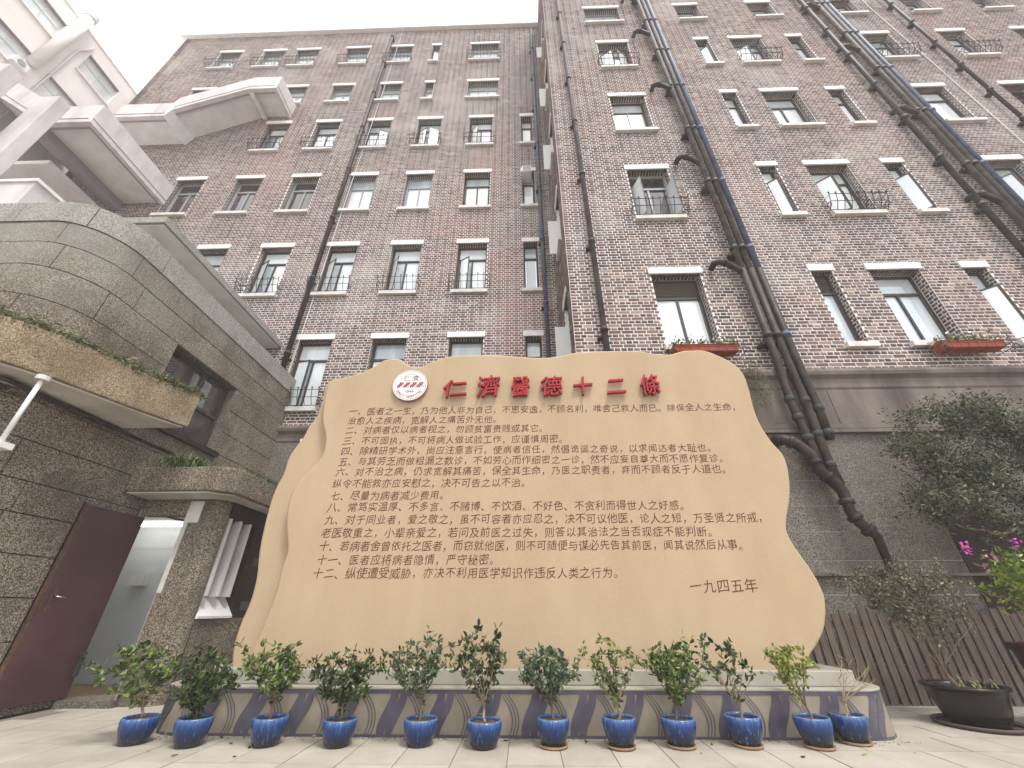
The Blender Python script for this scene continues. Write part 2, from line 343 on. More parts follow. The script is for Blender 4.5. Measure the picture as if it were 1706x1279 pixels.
# ------------------------------------------------------------------ brickwork
CH = .08
def view_px(p):        # rough size of a piece in the picture, used only to choose which bricks become single objects
    X, Y, Z = p[:,0], p[:,1], p[:,2]-1
    x = X*cos(YAW)+Y*sin(YAW); f0 = -X*sin(YAW)+Y*cos(YAW)
    d = f0*cos(PITCH)+Z*sin(PITCH); u = -f0*sin(PITCH)+Z*cos(PITCH)
    return 853+666*x/d, 639.5-666*u/d, d
def boxes_mesh(name, B, faces='ftblr'):
    """B: array n x 6 (x0,x1,y0,y1,z0,z1)"""
    n = len(B); x0,x1,y0,y1,z0,z1 = B.T
    V = np.stack([np.stack(c,1) for c in ((x0,y0,z0),(x1,y0,z0),(x1,y1,z0),(x0,y1,z0),(x0,y0,z1),(x1,y0,z1),(x1,y1,z1),(x0,y1,z1))],1)
    D = {'b':(0,3,2,1),'t':(4,5,6,7),'f':(0,1,5,4),'k':(2,3,7,6),'l':(3,0,4,7),'r':(1,2,6,5)}
    T = np.array([D[k] for k in faces]); nf = len(T)
    F = (np.arange(n)[:,None,None]*8+T[None]).reshape(-1)
    me = bpy.data.meshes.new(name); me.vertices.add(n*8); me.vertices.foreach_set('co', V.reshape(-1))
    me.loops.add(len(F)); me.loops.foreach_set('vertex_index', F.astype(np.int32))
    me.polygons.add(n*nf); me.polygons.foreach_set('loop_start', np.arange(0, n*nf*4, 4, dtype=np.int32))
    me.update(calc_edges=True); me.validate()
    a = me.attributes.new('tone', 'FLOAT', 'FACE'); a.data.foreach_set('value', np.repeat(RNG.random(n), nf).astype(np.float32))
    return me
def courses(u0, u1, z0, z1, holes):
    """English bond pieces as (u0,u1,z0,z1) clipped round rectangular holes"""
    outp = []; j = .0095
    k0 = int(round(z0/CH)); k1 = int(round(z1/CH))
    for k in range(k0, k1):
        st, off = (.24, 0) if k % 2 == 0 else (.12, .06)
        s = np.arange(math.floor((u0-off)/st)*st+off, u1, st); a = np.maximum(s, u0)+j; b = np.minimum(s+st, u1)-j
        zc = (k+.5)*CH; P = list(zip(a, b))
        for h in holes:
            if h[2] < zc < h[3]:
                Q = []
                for p, q in P:
                    if q <= h[0] or p >= h[1]: Q.append((p,q)); continue
                    if p < h[0]-.02: Q.append((p, h[0]))
                    if q > h[1]+.02: Q.append((h[1], q))
                P = Q
        outp += [(p, q, k*CH+j, (k+1)*CH-j) for p, q in P if q-p > .025]
    return np.array(outp)
def snap(z): return round(z/CH)*CH

def wall_with_holes(mb, u0, u1, z0, z1, holes, place, depth):
    us = sorted({u0,u1,*[h[0] for h in holes],*[h[1] for h in holes]}); zs = sorted({z0,z1,*[h[2] for h in holes],*[h[3] for h in holes]})
    us = [u for u in us if u0 <= u <= u1]; zs = [z for z in zs if z0 <= z <= z1]
    for i in range(len(us)-1):
        for k in range(len(zs)-1):
            cu, cz = (us[i]+us[i+1])/2, (zs[k]+zs[k+1])/2
            if any(h[0] < cu < h[1] and h[2] < cz < h[3] for h in holes): continue
            mb.quad(place(us[i],0,zs[k]), place(us[i+1],0,zs[k]), place(us[i+1],0,zs[k+1]), place(us[i],0,zs[k+1]))
    for a, b, c, d in holes:
        mb.quad(place(a,0,c),place(a,0,d),place(a,depth,d),place(a,depth,c)); mb.quad(place(b,0,d),place(b,0,c),place(b,depth,c),place(b,depth,d))
        mb.quad(place(a,0,d),place(b,0,d),place(b,depth,d),place(a,depth,d)); mb.quad(place(b,0,c),place(a,0,c),place(a,depth,c),place(b,depth,c))

def railing(mb, x0, x1, y, z, h=.34, out=.22):
    a, b = x0-.13, x1+.13; r = .009
    for zz, oo in ((0, .06), (h*.5, out*.75), (h, out)):
        mb.tube([(a,y+.02,z+zz),(a,y-oo,z+zz),(b,y-oo,z+zz),(b,y+.02,z+zz)], r, 4, False)
    n = max(5, int((b-a)/.15))
    for i in range(n+1):
        x = a+(b-a)*i/n
        mb.tube([(x,y-.06,z),(x,y-out*.75,z+h*.5),(x,y-out,z+h+.05)], r*.9, 4, False)
        mb.box(x-.014,x+.014,y-out-.014,y-out+.014,z+h+.04,z+h+.07)
    for x in (a, b):
        for sgn in (1, -1):
            c = [(x, y-.1-.05*cos(t)*1.2, z+.12+.07*sin(t)*sgn) for t in np.linspace(0, 5.2, 9)]; mb.tube(c, .008, 4, False)

def window(bld, x0, x1, zb, zt, yw, depth=.26, opens=(), rail=False, pane='pale', n=2, frame='frame', slim_sill=False, transom=.27, louvre=False, sillname=True):
    """window set in a reveal: frame, mullions, panes, lintel, sill; opens = {sash index: (hinge, angle)}"""
    fm = MB(); y = yw+depth; t = .055; wdt = x1-x0; h = zt-zb; zz = zt-h*transom if transom else zt-t
    fm.box(x0,x0+t,y-.03,y+.04,zb,zt); fm.box(x1-t,x1,y-.03,y+.04,zb,zt); fm.box(x0+t,x1-t,y-.03,y+.04,zb,zb+t+.02); fm.box(x0+t,x1-t,y-.03,y+.04,zt-t,zt)
    if transom: fm.box(x0+t,x1-t,y-.035,y+.04,zz-t/2,zz+t/2)
    sw = (wdt-2*t)/n
    for i in range(1, n): fm.box(x0+t+sw*i-t*.4,x0+t+sw*i+t*.4,y-.028,y+.04,zb+t+.02,zz-t/2)
    if n == 3: 
        for i in (1,2): fm.box(x0+t+sw*i-t*.3,x0+t+sw*i+t*.3,y-.028,y+.04,zz+t/2,zt-t)
    w_ = part('window', fm, frame, bld)
    P = 'pane_'+pane
    def pane_box(a, b, c, d, m=P):
        part('pane', MB().box(a,b,y+.005,y+.012,c,d), m, w_)
    if transom and not louvre: pane_box(x0+t,x1-t,zz+t/2,zt-t, P if pane != 'pale' else random.choice(['pane_mid','pane_pale','pane_mid']))
    if louvre:
        part('louvre_back', MB().box(x0+t,x1-t,y+.032,y+.038,zz+t/2,zt-t), 'brown_dark', w_)
        for i in range(6):
            za = zz+t/2+(zt-zz-t*1.5)*i/6; part('louvre_slat', MB().quad((x0+t,y+.03,za),(x1-t,y+.03,za),(x1-t,y-.02,za+.07),(x0+t,y-.02,za+.07)).box(x0+t,x1-t,y-.024,y-.018,za+.065,za+.08), 'louvre', w_)
    for i in range(n):
        a, b, c, d = x0+t+sw*i+t*.4, x0+t+sw*(i+1)-t*.4, zb+t+.02, zz-t/2
        o = dict(opens).get(i)
        if o is None: pane_box(a, b, c, d); continue
        pane_box(a, b, c, d, 'pane_dark' if abs(o[1]) > 60 else 'pane_mid')
        ca = MB(); wl = b-a; u = .035
        ca.box(0,u,-.02,.02,c,d); ca.box(wl-u,wl,-.02,.02,c,d); ca.box(u,wl-u,-.02,.02,c,c+u); ca.box(u,wl-u,-.02,.02,d-u,d)
        gl = MB().box(u,wl-u,-.004,.004,c+u,d-u)
        ang = radians(o[1]); hx = a if o[0] == 'L' else b; sg = 1 if o[0] == 'L' else -1
        for mb_, nm, mt in ((ca,'casement',frame),(gl,'pane','pane_pale')):
            mb_.v = [(hx+sg*(vx*cos(ang)+vy*sin(ang)*0), y-.05-vx*sin(ang)+vy*cos(ang), vz) for vx, vy, vz in mb_.v]
            if abs(o[1]) > 60: mb_.v = [(vx+sg*q[1]*0, vy, vz) for (vx,vy,vz), q in zip(mb_.v, mb_.v)]
            part(nm, mb_, mt, w_)
    part('lintel', MB().box(x0-.05,x1+.05,yw-.035,yw+.1,zt,zt+.17,''), 'lintel', w_)
    part('sill', MB().box(x0-.07,x1+.07,yw-.10,yw+depth-.035,zb-.11,zb), 'sill', w_)
    if rail:
        mb = MB(); railing(mb, x0, x1, yw-.03, zb+.03); part('railing', mb, 'iron', w_)
    return w_

def brick_wing(bld, yw, x0, x1, z0, z1, wins, key, single_n=300, hide=None):
    """mortar sheet + brick courses + reveals for one straight front"""
    holes = [(a, b, c, d) for a, b, c, d in wins]
    mb = MB(); wall_with_holes(mb, x0, x1, z0, z1, holes, lambda u, dd, z: (u, yw+dd, z), .30)
    part('wall', mb, 'mortar', bld)
    cuts = [(a-.005, b+.005, c, d) for a, b, c, d in holes]+[(a-.05, b+.05, d, d+.16) for a, b, c, d in holes]+[(a-.07,b+.07,c-.08,c) for a,b,c,d in holes]
    P = courses(x0, x1, z0, z1, cuts); n = len(P)
    jit = RNG.random(n)*.003
    B = np.stack([P[:,0], P[:,1], np.full(n, yw-.003)-jit, np.full(n, yw+.012), P[:,2], P[:,3]], 1)
    # jamb and soffit bricks
    R = []
    for a, b, c, d in holes:
        for k in range(int(round(c/CH)), int(round(d/CH))):
            za, zb_ = k*CH+.009, (k+1)*CH-.009
            segs = ((.013,.095),(.112,.185)) if k % 2 else ((.013,.05),(.067,.185))
            for s0, s1 in segs: R.append((a-.01,a+.003,yw+s0,yw+s1,za,zb_)); R.append((b-.003,b+.01,yw+s0,yw+s1,za,zb_))
        x = a+.012
        while x < b-.05: R.append((x,x+.055,yw+.013,yw+.185,d-.003,d+.01)); x += .074
    c = np.stack([(B[:,0]+B[:,1])/2, B[:,2], (B[:,4]+B[:,5])/2], 1)
    px, py, dd = view_px(c); area = (B[:,1]-B[:,0])/dd**2
    ok = (px > 20) & (px < 1690) & (py > 10) & (py < 1200) & (dd > 0) & ((B[:,1]-B[:,0]) > .1)
    if hide is not None: ok &= ~hide(px, py)
    idx = np.where(ok)[0]; idx = idx[np.argsort(-area[idx])][:single_n]
    mask = np.ones(n, bool); mask[idx] = False
    me = boxes_mesh('brick', np.concatenate([B[mask], np.array(R)]), 'ftblrk')
    tv = np.empty(len(me.polygons), np.float32); me.attributes['tone'].data.foreach_get('value', tv); tv = tv.reshape(-1,6)
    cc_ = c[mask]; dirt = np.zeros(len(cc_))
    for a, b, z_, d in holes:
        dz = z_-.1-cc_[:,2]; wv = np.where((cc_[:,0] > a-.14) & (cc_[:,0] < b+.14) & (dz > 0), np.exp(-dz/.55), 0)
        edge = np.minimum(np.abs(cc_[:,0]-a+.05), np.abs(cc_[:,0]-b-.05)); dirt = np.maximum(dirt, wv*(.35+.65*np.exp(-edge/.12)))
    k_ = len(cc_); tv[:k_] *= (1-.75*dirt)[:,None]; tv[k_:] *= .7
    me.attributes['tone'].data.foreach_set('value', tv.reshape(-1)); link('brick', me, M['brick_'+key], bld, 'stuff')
    cache = {}
    for i in idx:
        wdt = round(B[i,1]-B[i,0], 3); k_ = wdt
        if k_ not in cache:
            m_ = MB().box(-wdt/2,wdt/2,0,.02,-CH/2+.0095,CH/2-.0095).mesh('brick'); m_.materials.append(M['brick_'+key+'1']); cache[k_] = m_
        o = bpy.data.objects.new('brick', cache[k_]); COL.objects.link(o); o.parent = bld
        o.location = ((B[i,0]+B[i,1])/2, B[i,2], (B[i,4]+B[i,5])/2)

# ------------------------------------------------------------------ ground and paving
g = MB().quad((-200,-200,-.03),(200,-200,-.03),(200,200,-.03),(-200,200,-.03)); ground = part('ground', g, 'ground', None, kind='structure')
pave = part('pavement', MB().box(-5.55,9.0,-3,6.2,-.028,-.006), 'ground', None, kind='structure')
T = .42; tm = {}
def tile(x0, x1, y0, y1):
    k = (round(x1-x0,3), round(y1-y0,3))
    if k not in tm:
        m_ = MB().box(-k[0]/2+.004,k[0]/2-.004,-k[1]/2+.004,k[1]/2-.004,-.02,0).mesh('tile'); m_.materials.append(M['paving']); tm[k] = m_
    o = bpy.data.objects.new('paving_tile', tm[k]); COL.objects.link(o); o.parent = pave
    o.location = ((x0+x1)/2, (y0+y1)/2, random.uniform(-.0015,.0015)); o.rotation_euler = (random.uniform(-.002,.002), random.uniform(-.002,.002), 0)
ys = [2.70, 3.12, 3.54, 3.96, 4.40, 4.82, 5.24, 5.66, 6.08]
for r_ in range(len(ys)-1):
    off = (-.15, .06)[r_ % 2] if r_ > 3 else -.15
    x = off-T*13
    while x < 8.6:
        if x > -5.6 and not (ys[r_] > 4.8 and -3.4 < x and x+T < 3.1): tile(x, x+T, ys[r_], ys[r_+1])
        x += T
# ------------------------------------------------------------------ rear brick wing
YR, S = 8.45, .9185
ru = lambda v: v*S
rz = lambda v: 1+(v-1)*S
def rw(a, b, top, bot): return (ru(a)+.05, ru(b)-.05, snap(rz(bot)+.11), snap(rz(top)-.17))
col_ = {'z':(-13.2,-12.0),'a':(-10.88,-9.75),'b':(-8.7,-7.55),'c':(-6.46,-5.34),'d':(-4.3,-3.2),'e':(-2.1,-1.02),'f':(.06,.64)}
ROW = {7:(26.4,24.38),6:(22.6,20.8),5:(19.45,17.1),4:(15.63,13.28),3:(11.77,9.38),2:(7.9,5.49)}
RW = []   # (rect, kwargs)
for k, (a, b) in enumerate(((-15.45,-14.2),(-13.15,-11.9),(-11.4,-10.13),(-8.8,-7.5),(-6.55,-5.3),(-4.36,-3.87),(-2.38,-.88))):
    RW.append((rw(a,b,*ROW[7]), dict(n=1 if k == 5 else 3 if k == 6 else 2, rail=k != 5, pane='pale', frame='frame_grey', opens={0:('R',30)} if k == 5 else ())))
for k, (a, b) in enumerate(((-15.4,-14.2),(-10.88,-9.8),(-8.68,-7.6),(-6.42,-5.35),(-4.33,-3.83),(-2.34,-.84))):
    RW.append((rw(a,b,*ROW[6]), dict(n=1 if k == 4 else 3 if k == 5 else 2, pane='pale', frame='frame_grey')))
op5 = {'a':{0:('L',32)},'b':(),'c':{1:('R',20)},'d':{0:('L',25),1:('R',25)},'e':{0:('L',38)},'f':()}
for c in 'abcdef':
    RW.append((rw(*col_[c],*ROW[5]), dict(n=1 if c == 'f' else 2, opens=op5[c], rail=c != 'f', frame='frame')))
for c in 'zabcdef':
    RW.append((rw(*col_[c],*ROW[4]), dict(n=1 if c == 'f' else 2, pane='dark' if c in 'zab' else 'pale', frame='frame_grey' if c in 'zabcd' else 'frame')))
op3 = {'a':(),'b':{0:('L',30)},'c':{0:('L',32)},'d':{0:('L',48)},'e':{0:('L',30)},'f':()}
for c in 'abcdef':
    RW.append((rw(*col_[c],*ROW[3]), dict(n=1 if c == 'f' else 2, opens=op3[c], rail=c not in 'f', frame='frame')))
for c in 'bcdef':
    RW.append((rw(*col_[c],*ROW[2]), dict(n=1 if c == 'f' else 2, pane='pale', rail=c == 'c', frame='frame', opens={0:('L',12)} if c == 'c' else ())))
rear = thing('brick_building', 'rear brick wing with seven floors of windows and a flat white coping', 'building')
for r_, k in RW: window(rear, r_[0], r_[1], r_[2], r_[3], YR, depth=.22, **k)
ZC = 4.72; TOPR = 25.84
XC = 1.02
def hide_board(px, py): return (py > 590) & (px > 540) & (px < 1250)
brick_wing(rear, YR, -16.5, XC, snap(ZC), snap(TOPR), [r_ for r_, k in RW], 'rear', hide=lambda px, py: hide_board(px, py) | (px < 470))
part('base_wall', MB().box(-8,XC,YR-.05,YR+.3,0,4.30), 'base', rear)
def cornice(bld, x0, x1, yw):
    mb = MB(); prof = [(0,4.30),(-.05,4.30),(-.07,4.34),(-.07,4.50),(-.10,4.53),(-.14,4.56),(-.155,4.62),(-.14,4.68),(-.09,4.71),(0,4.72)]
    b = len(mb.v)
    for x in (x0, x1): mb.v += [(x, yw+a, z) for a, z in prof]
    n = len(prof)
    for i in range(n-1): mb.f.append((b+i+1,b+i,b+n+i,b+n+i+1))
    mb.f.append(tuple(b+i for i in range(n))); mb.f.append(tuple(b+n+i for i in reversed(range(n))))
    return part('cornice', mb, 'cornice', bld)
cornice(rear, -8, XC, YR)
part('roof_coping', MB().box(-16.7,XC,YR-.18,YR+.5,TOPR-.02,TOPR+.2), 'lintel', rear)
part('side_wall', MB().box(-16.5,-16.2,YR,YR+12,0,TOPR-.03), 'mortar', rear)
part('roof', MB().box(-16.2,XC,YR+.5,YR+12,TOPR-.5,TOPR-.2), 'cornice', rear)

# ------------------------------------------------------------------ front brick wing
YF = 6.24
def fw(a, b, top, bot): return (a+.05, b-.05, snap(bot+.11), snap(top-.17))
FC = {'A':(2.68,3.80),'B':(5.97,6.50),'C':(7.14,8.27),'D':(9.05,9.62),'E':(11.50,12.50),'F':(14.0,14.97),'G':(16.42,17.38)}
FR = {2:(7.30,5.20),3:(10.88,8.79),4:(14.46,12.38),5:(18.04,15.98)}
FW = []
K = {('A',2):dict(louvre=True,pane='pale'),('A',3):dict(pane='dark',rail=True,opens={0:('L',72),1:('R',95)},frame='frame_grey'),('A',5):dict(rail=True,opens={0:('L',30),1:('R',30)}),
 ('B',2):dict(n=1,pane='mid',louvre=True),('B',3):dict(n=1,opens={0:('L',38)}),('B',5):dict(n=1,opens={0:('L',35)}),('B',4):dict(n=1),
 ('C',2):dict(pane='mid'),('C',3):dict(rail=True,opens={0:('L',42)}),('C',5):dict(rail=True,opens={0:('L',28)}),
 ('D',2):dict(n=1,opens={0:('L',40)}),('D',3):dict(n=1,opens={0:('L',42)}),('D',4):dict(n=1),('D',5):dict(n=1),
 ('E',3):dict(opens={0:('L',35)}),('E',4):dict(n=1),('E',5):dict(rail=True),('F',5):dict(rail=True),('F',4):dict(pane='dark')}
for c in 'ABCDEFG':
    for r_ in (2,3,4,5):
        if (c == 'G' and r_ < 4) or (c == 'F' and r_ < 3): continue
        FW.append((fw(*FC[c],*FR[r_]), K.get((c,r_), {})))
for a, b, k in ((2.47,3.84,dict(n=3,frame='frame_grey')),(5.83,6.78,{}),(8.5,9.45,{}),(11.45,12.4,dict(opens={1:('R',40)})),(14.0,14.95,{}),(16.45,17.4,{})):
    FW.append((fw(a,b,20.9,19.33), k))
front = thing('brick_building', 'taller brick wing standing forward on the right, crossed by bundles of drainpipes', 'building')
for r_, k in FW: window(front, r_[0], r_[1], r_[2], r_[3], YF, depth=.17 if k.get('n') == 1 else .235, **k)
def hide_f(px, py): return hide_board(px, py) | ((py > 640)) | ((px > 1195) & (px < 1330) & (py > 380))
TOPF = 25.84
brick_wing(front, YF, XC, 19.2, snap(ZC), snap(23.2), [r_ for r_, k in FW], 'front', hide=hide_f)
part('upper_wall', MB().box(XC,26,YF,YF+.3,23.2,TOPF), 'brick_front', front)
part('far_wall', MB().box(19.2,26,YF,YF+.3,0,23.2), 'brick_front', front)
part('roof_coping', MB().box(XC-.15,26,YF-.18,YF+.5,TOPF,TOPF+.2), 'lintel', front)
# return wall facing left (plane x = XC), its narrow windows seen edge-on
SW = [(6.75,7.35,snap(b+.11),snap(t-.17)) for t, b in ((7.3,5.2),(10.88,8.79),(14.46,12.38),(18.04,15.98),(21.3,19.6))]
mb = MB(); wall_with_holes(mb, YF, YR, snap(ZC), TOPF, SW, lambda u, dd, z: (XC+dd, u, z), .2); part('return_wall', mb, 'mortar', front)
P = courses(YF, YR, snap(ZC), snap(TOPF-.1), SW); n = len(P)
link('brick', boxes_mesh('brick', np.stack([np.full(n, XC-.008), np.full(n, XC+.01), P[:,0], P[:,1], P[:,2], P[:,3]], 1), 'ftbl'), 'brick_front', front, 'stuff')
for a, b, c, d in SW:
    w_ = part('window', MB().box(XC+.14,XC+.18,a,a+.05,c,d).box(XC+.14,XC+.18,b-.05,b,c,d).box(XC+.14,XC+.18,a+.05,b-.05,c,c+.05).box(XC+.14,XC+.18,a+.05,b-.05,d-.05,d), 'frame', front)
    part('pane', MB().box(XC+.155,XC+.16,a+.05,b-.05,c+.05,d-.05), 'pane_mid', w_)
    part('lintel', MB().box(XC-.03,XC+.1,a-.05,b+.05,d,d+.16), 'lintel', w_); part('sill', MB().box(XC-.09,XC+.12,a-.05,b+.05,c-.1,c), 'sill', w_)
    part('casement', MB().box(XC-.25,XC+.1,b-.03,b,c+.1,d-.5), 'frame_white', w_)
# granolithic base: blocks between pale pointing
part('base_wall', MB().box(XC,20,YF-.03,YF+.3,0,4.30), 'base_joint', front)
zc = [0,.42,.80,1.18,1.40]
rows = [(0.0,.40),(.42,.80),(.82,1.17),(1.19,1.40),(1.45,1.595),(1.61,1.98),(1.995,2.345),(2.36,2.725),(2.74,3.095),(3.11,3.49)]
for k, (a, b) in enumerate(rows):
    x = XC+.3+(k % 2)*.55
    xs = [XC+.0]
    while x < 19.5: xs.append(x); x += random.uniform(1.0,1.25)
    for i in range(len(xs)-1):
        if xs[i] > 6.0 and xs[i+1] < 7.9 and b < 2.2 and a < 2.2: continue
        part('stone_block', MB().box(xs[i]+.004,xs[i+1]-.004,YF-.036,YF-.031,a-.004,b+.004,'k'), 'base', front)
part('ledge', MB().box(XC,20,YF-.12,YF-.03,1.405,1.44), 'cornice', front)
part('band', MB().box(XC,20,YF-.11,YF-.03,3.50,3.56).box(XC,20,YF-.09,YF-.03,3.575,3.66), 'cornice', front)
x = XC
while x < 19:
    part('frieze_panel', MB().box(x+.006,x+2.1-.006,YF-.07,YF-.031,3.67,4.29,'k'), 'cornice', front); x += 2.1
cornice(front, XC, 20, YF)
part('cellar_door', MB().box(6.1,7.85,YF-.05,YF-.032,0,2.18), 'brown_dark', front)

# ------------------------------------------------------------------ things on the brick fronts
def pipe(label, x, y, z0, z1, mt, r=.055, step=1.85, phase=.4, pts=None, group=None, cat='drainpipe', stubs=(), name='drainpipe', side=-1, low=None):
    t = thing(name, label, cat, group=group)
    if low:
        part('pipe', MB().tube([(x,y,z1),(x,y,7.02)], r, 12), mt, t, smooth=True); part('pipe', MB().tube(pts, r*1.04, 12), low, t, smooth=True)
    else: part('pipe', MB().tube(pts or [(x,y,z1),(x,y,z0)], r, 12), mt, t, smooth=True)
    z = z0+phase
    while z < z1-.2:
        part('collar', MB().lathe([(r+.001,-.075),(r+.012,-.07),(r+.012,-.03),(r+.022,-.028),(r+.022,.028),(r+.012,.03),(r+.012,.07),(r+.001,.075)], (x,y,z), 12), 'pipe_dark' if mt != 'pipe_blue' else mt, t, smooth=True)
        part('bracket', MB().box(x-r-.02,x+r+.02,y,y+(.2 if low else .12),z-.16,z-.13).box(x-r-.075,x-r-.02,y+.02,y+(.2 if low else .12),z-.17,z-.11), 'pipe_dark', t)
        z += step
    for zs in stubs:
        part('elbow', MB().tube([(x-.52,y+.16,zs+.02),(x-.50,y+.02,zs+.05),(x-.40,y-.03,zs+.05),(x-.25,y-.02,zs-.02),(x-.1,y,zs-.12),(x,y,zs-.26)], [.062,.07,.066,.062,.06,.058], 10), 'pipe_dark', t, smooth=True)
        part('elbow_collar', MB().tube([(x-.36,y-.03,zs+.045),(x-.29,y-.026,zs+.01)], .08, 10), 'pipe_dark', t, smooth=True)
    return t
GP = 'drainpipes on the brick fronts'
yp = YF-.13
pipe('thin grey drainpipe standing alone beside the corner of the front wing', 1.57, yp, 4.8, 24, 'pipe_grey', .055, 2.4, .8, group=GP)
yb_ = YF-.215
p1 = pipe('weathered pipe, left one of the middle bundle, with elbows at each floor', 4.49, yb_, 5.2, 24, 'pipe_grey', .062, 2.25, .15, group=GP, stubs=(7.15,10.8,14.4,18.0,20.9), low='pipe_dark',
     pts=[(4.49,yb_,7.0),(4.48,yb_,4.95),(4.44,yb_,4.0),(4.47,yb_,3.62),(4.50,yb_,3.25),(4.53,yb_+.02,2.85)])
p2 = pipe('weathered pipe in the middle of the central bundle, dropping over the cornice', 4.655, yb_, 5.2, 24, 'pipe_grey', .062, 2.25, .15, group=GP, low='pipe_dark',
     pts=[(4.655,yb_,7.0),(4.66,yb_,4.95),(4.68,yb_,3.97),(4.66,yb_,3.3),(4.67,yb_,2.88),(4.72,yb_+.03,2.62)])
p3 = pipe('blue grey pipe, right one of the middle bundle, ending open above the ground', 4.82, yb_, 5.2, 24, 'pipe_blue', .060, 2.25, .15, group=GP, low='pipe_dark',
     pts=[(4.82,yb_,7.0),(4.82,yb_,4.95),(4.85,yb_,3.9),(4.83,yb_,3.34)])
for t, cs in ((p1,((4.44,4.05),(4.46,3.72),(4.49,3.36))),(p2,((4.68,4.02),(4.66,3.42),(4.67,2.92))),(p3,((4.85,3.88),(4.835,3.45)))):
    for cx_, cz in cs: part('collar', MB().lathe([(.063,-.05),(.080,-.04),(.080,.04),(.063,.05)], (cx_,yb_,cz), 12), 'iron', t, smooth=True)
t = thing('drainpipe', 'dark cast iron waste pipe with a capped elbow winding down the stone base', 'drainpipe', group=GP)
low = [(4.06,yp+.06,3.36),(4.10,yp-.10,3.33),(4.26,yp-.13,3.24),(4.40,yp-.13,3.08),(4.45,yp-.13,2.82),(4.60,yp-.13,2.62),(4.66,yp-.13,2.50),(4.65,yp-.13,2.22),(4.72,yp-.13,2.06),(4.88,yp-.13,1.88),(4.90,yp-.10,1.50),(4.91,yp+.1,1.35)]
part('pipe', MB().tube(low, [.085,.085,.08,.08,.08,.085,.075,.07,.07,.06,.05,.05], 14), 'pipe_dark', t, smooth=True)
for a, b in ((1,2),(3,4),(4,5),(6,7),(7,8),(8,9)):
    A, B_ = Vector(low[a]), Vector(low[b]); c = A.lerp(B_, .5); d = (B_-A).normalized()*.03
    part('collar', MB().tube([c-d*1.3,c-d,c+d,c+d*1.3], [.082,.10,.10,.082], 12), 'pipe_dark', t, smooth=True)
pipe('dark pipe left of the upper right bundle with lugs along its left side', 10.36, yp, 5, 24, 'pipe_dark', .06, 1.8, .3, group=GP)
pipe('grey pipe, left one of the three touching pipes in the upper right bundle', 10.84, yp, 5, 24, 'pipe_grey', .062, 2.4, .6, group=GP, stubs=(9.2,12.9,16.6,19.9))
pipe('grey pipe in the middle of the three touching pipes in the upper right bundle', 11.03, yp, 5, 24, 'pipe_grey', .062, 2.4, .6, group=GP)
pipe('blue grey pipe, right one of the three touching pipes in the upper right bundle', 11.22, yp, 5, 24, 'pipe_blue', .06, 2.4, .6, group=GP)
pipe('thin dark pipe farthest right on the brick front', 13.34, yp, 9, 24, 'pipe_dark', .045, 1.5, .3, group=GP)
pipe('brown downpipe on the rear wing between the third and fourth window columns from its left', -5.96, YR-.12, 6.2, 25.2, 'pipe_dark', .062, 2.6, .5, group=GP)
pipe('blue grey downpipe on the rear wing close to the inner corner', .68, YR-.12, 4.8, 25.0, 'pipe_blue', .055, 2.5, .9, group=GP)
def cable(label, pts, r=.011, m='cable'):
    o = part('cable', MB().tube(pts, r, 5), m, None); return tag(o, label, 'cable', 'cables on the brick fronts')
cable('thin white cable running down the rear wing beside the brown downpipe', [(-5.62,YR-.03,25.8),(-5.66,YR-.03,20),(-5.78,YR-.03,13),(-5.84,YR-.03,5)])
cable('thin white cable slanting down the brick front at the far upper right', [(12.85,YF-.03,23),(12.72,YF-.03,20),(12.9,YF-.03,11),(12.95,YF-.03,6)])

def leaves_mesh(name, P, D, size, asp=.45, tones=None):
    """P points, D unit directions -> folded leaf blades, two triangles each side"""
    n = len(P); up = RNG.normal(size=(n,3)); side = np.cross(D, up); side /= np.linalg.norm(side, axis=1)[:,None]+1e-9
    nrm = np.cross(side, D); sz = (size*RNG.uniform(.65,1.2,n))[:,None]
    b = P; mid = P+D*sz*.5; tip = P+D*sz-nrm*sz*.12
    w_ = side*sz*asp*.5; l1 = P+D*sz*.28+w_*.85+nrm*sz*.07; l2 = P+D*sz*.66+w_*.8+nrm*sz*.03; r1 = l1-w_*1.7; r2 = l2-w_*1.6
    V = np.stack([b,l1,l2,tip,r2,r1],1).reshape(-1,3)
    F = (np.arange(n)[:,None,None]*6+np.array([[0,1,2,3],[0,3,4,5]])[None]).reshape(-1)
    me = bpy.data.meshes.new(name); me.vertices.add(n*6); me.vertices.foreach_set('co', V.reshape(-1))
    me.loops.add(n*8); me.loops.foreach_set('vertex_index', F.astype(np.int32)); me.polygons.add(n*2)
    me.polygons.foreach_set('loop_start', np.arange(0,n*8,4,dtype=np.int32)); me.update(calc_edges=True)
    a = me.attributes.new('tone','FLOAT','FACE'); tv = RNG.random(n)**1.3 if tones is None else tones
    a.data.foreach_set('value', np.repeat(tv,2).astype(np.float32)); return me
def unit(v): return v/(np.linalg.norm(v,axis=-1,keepdims=True)+1e-9)

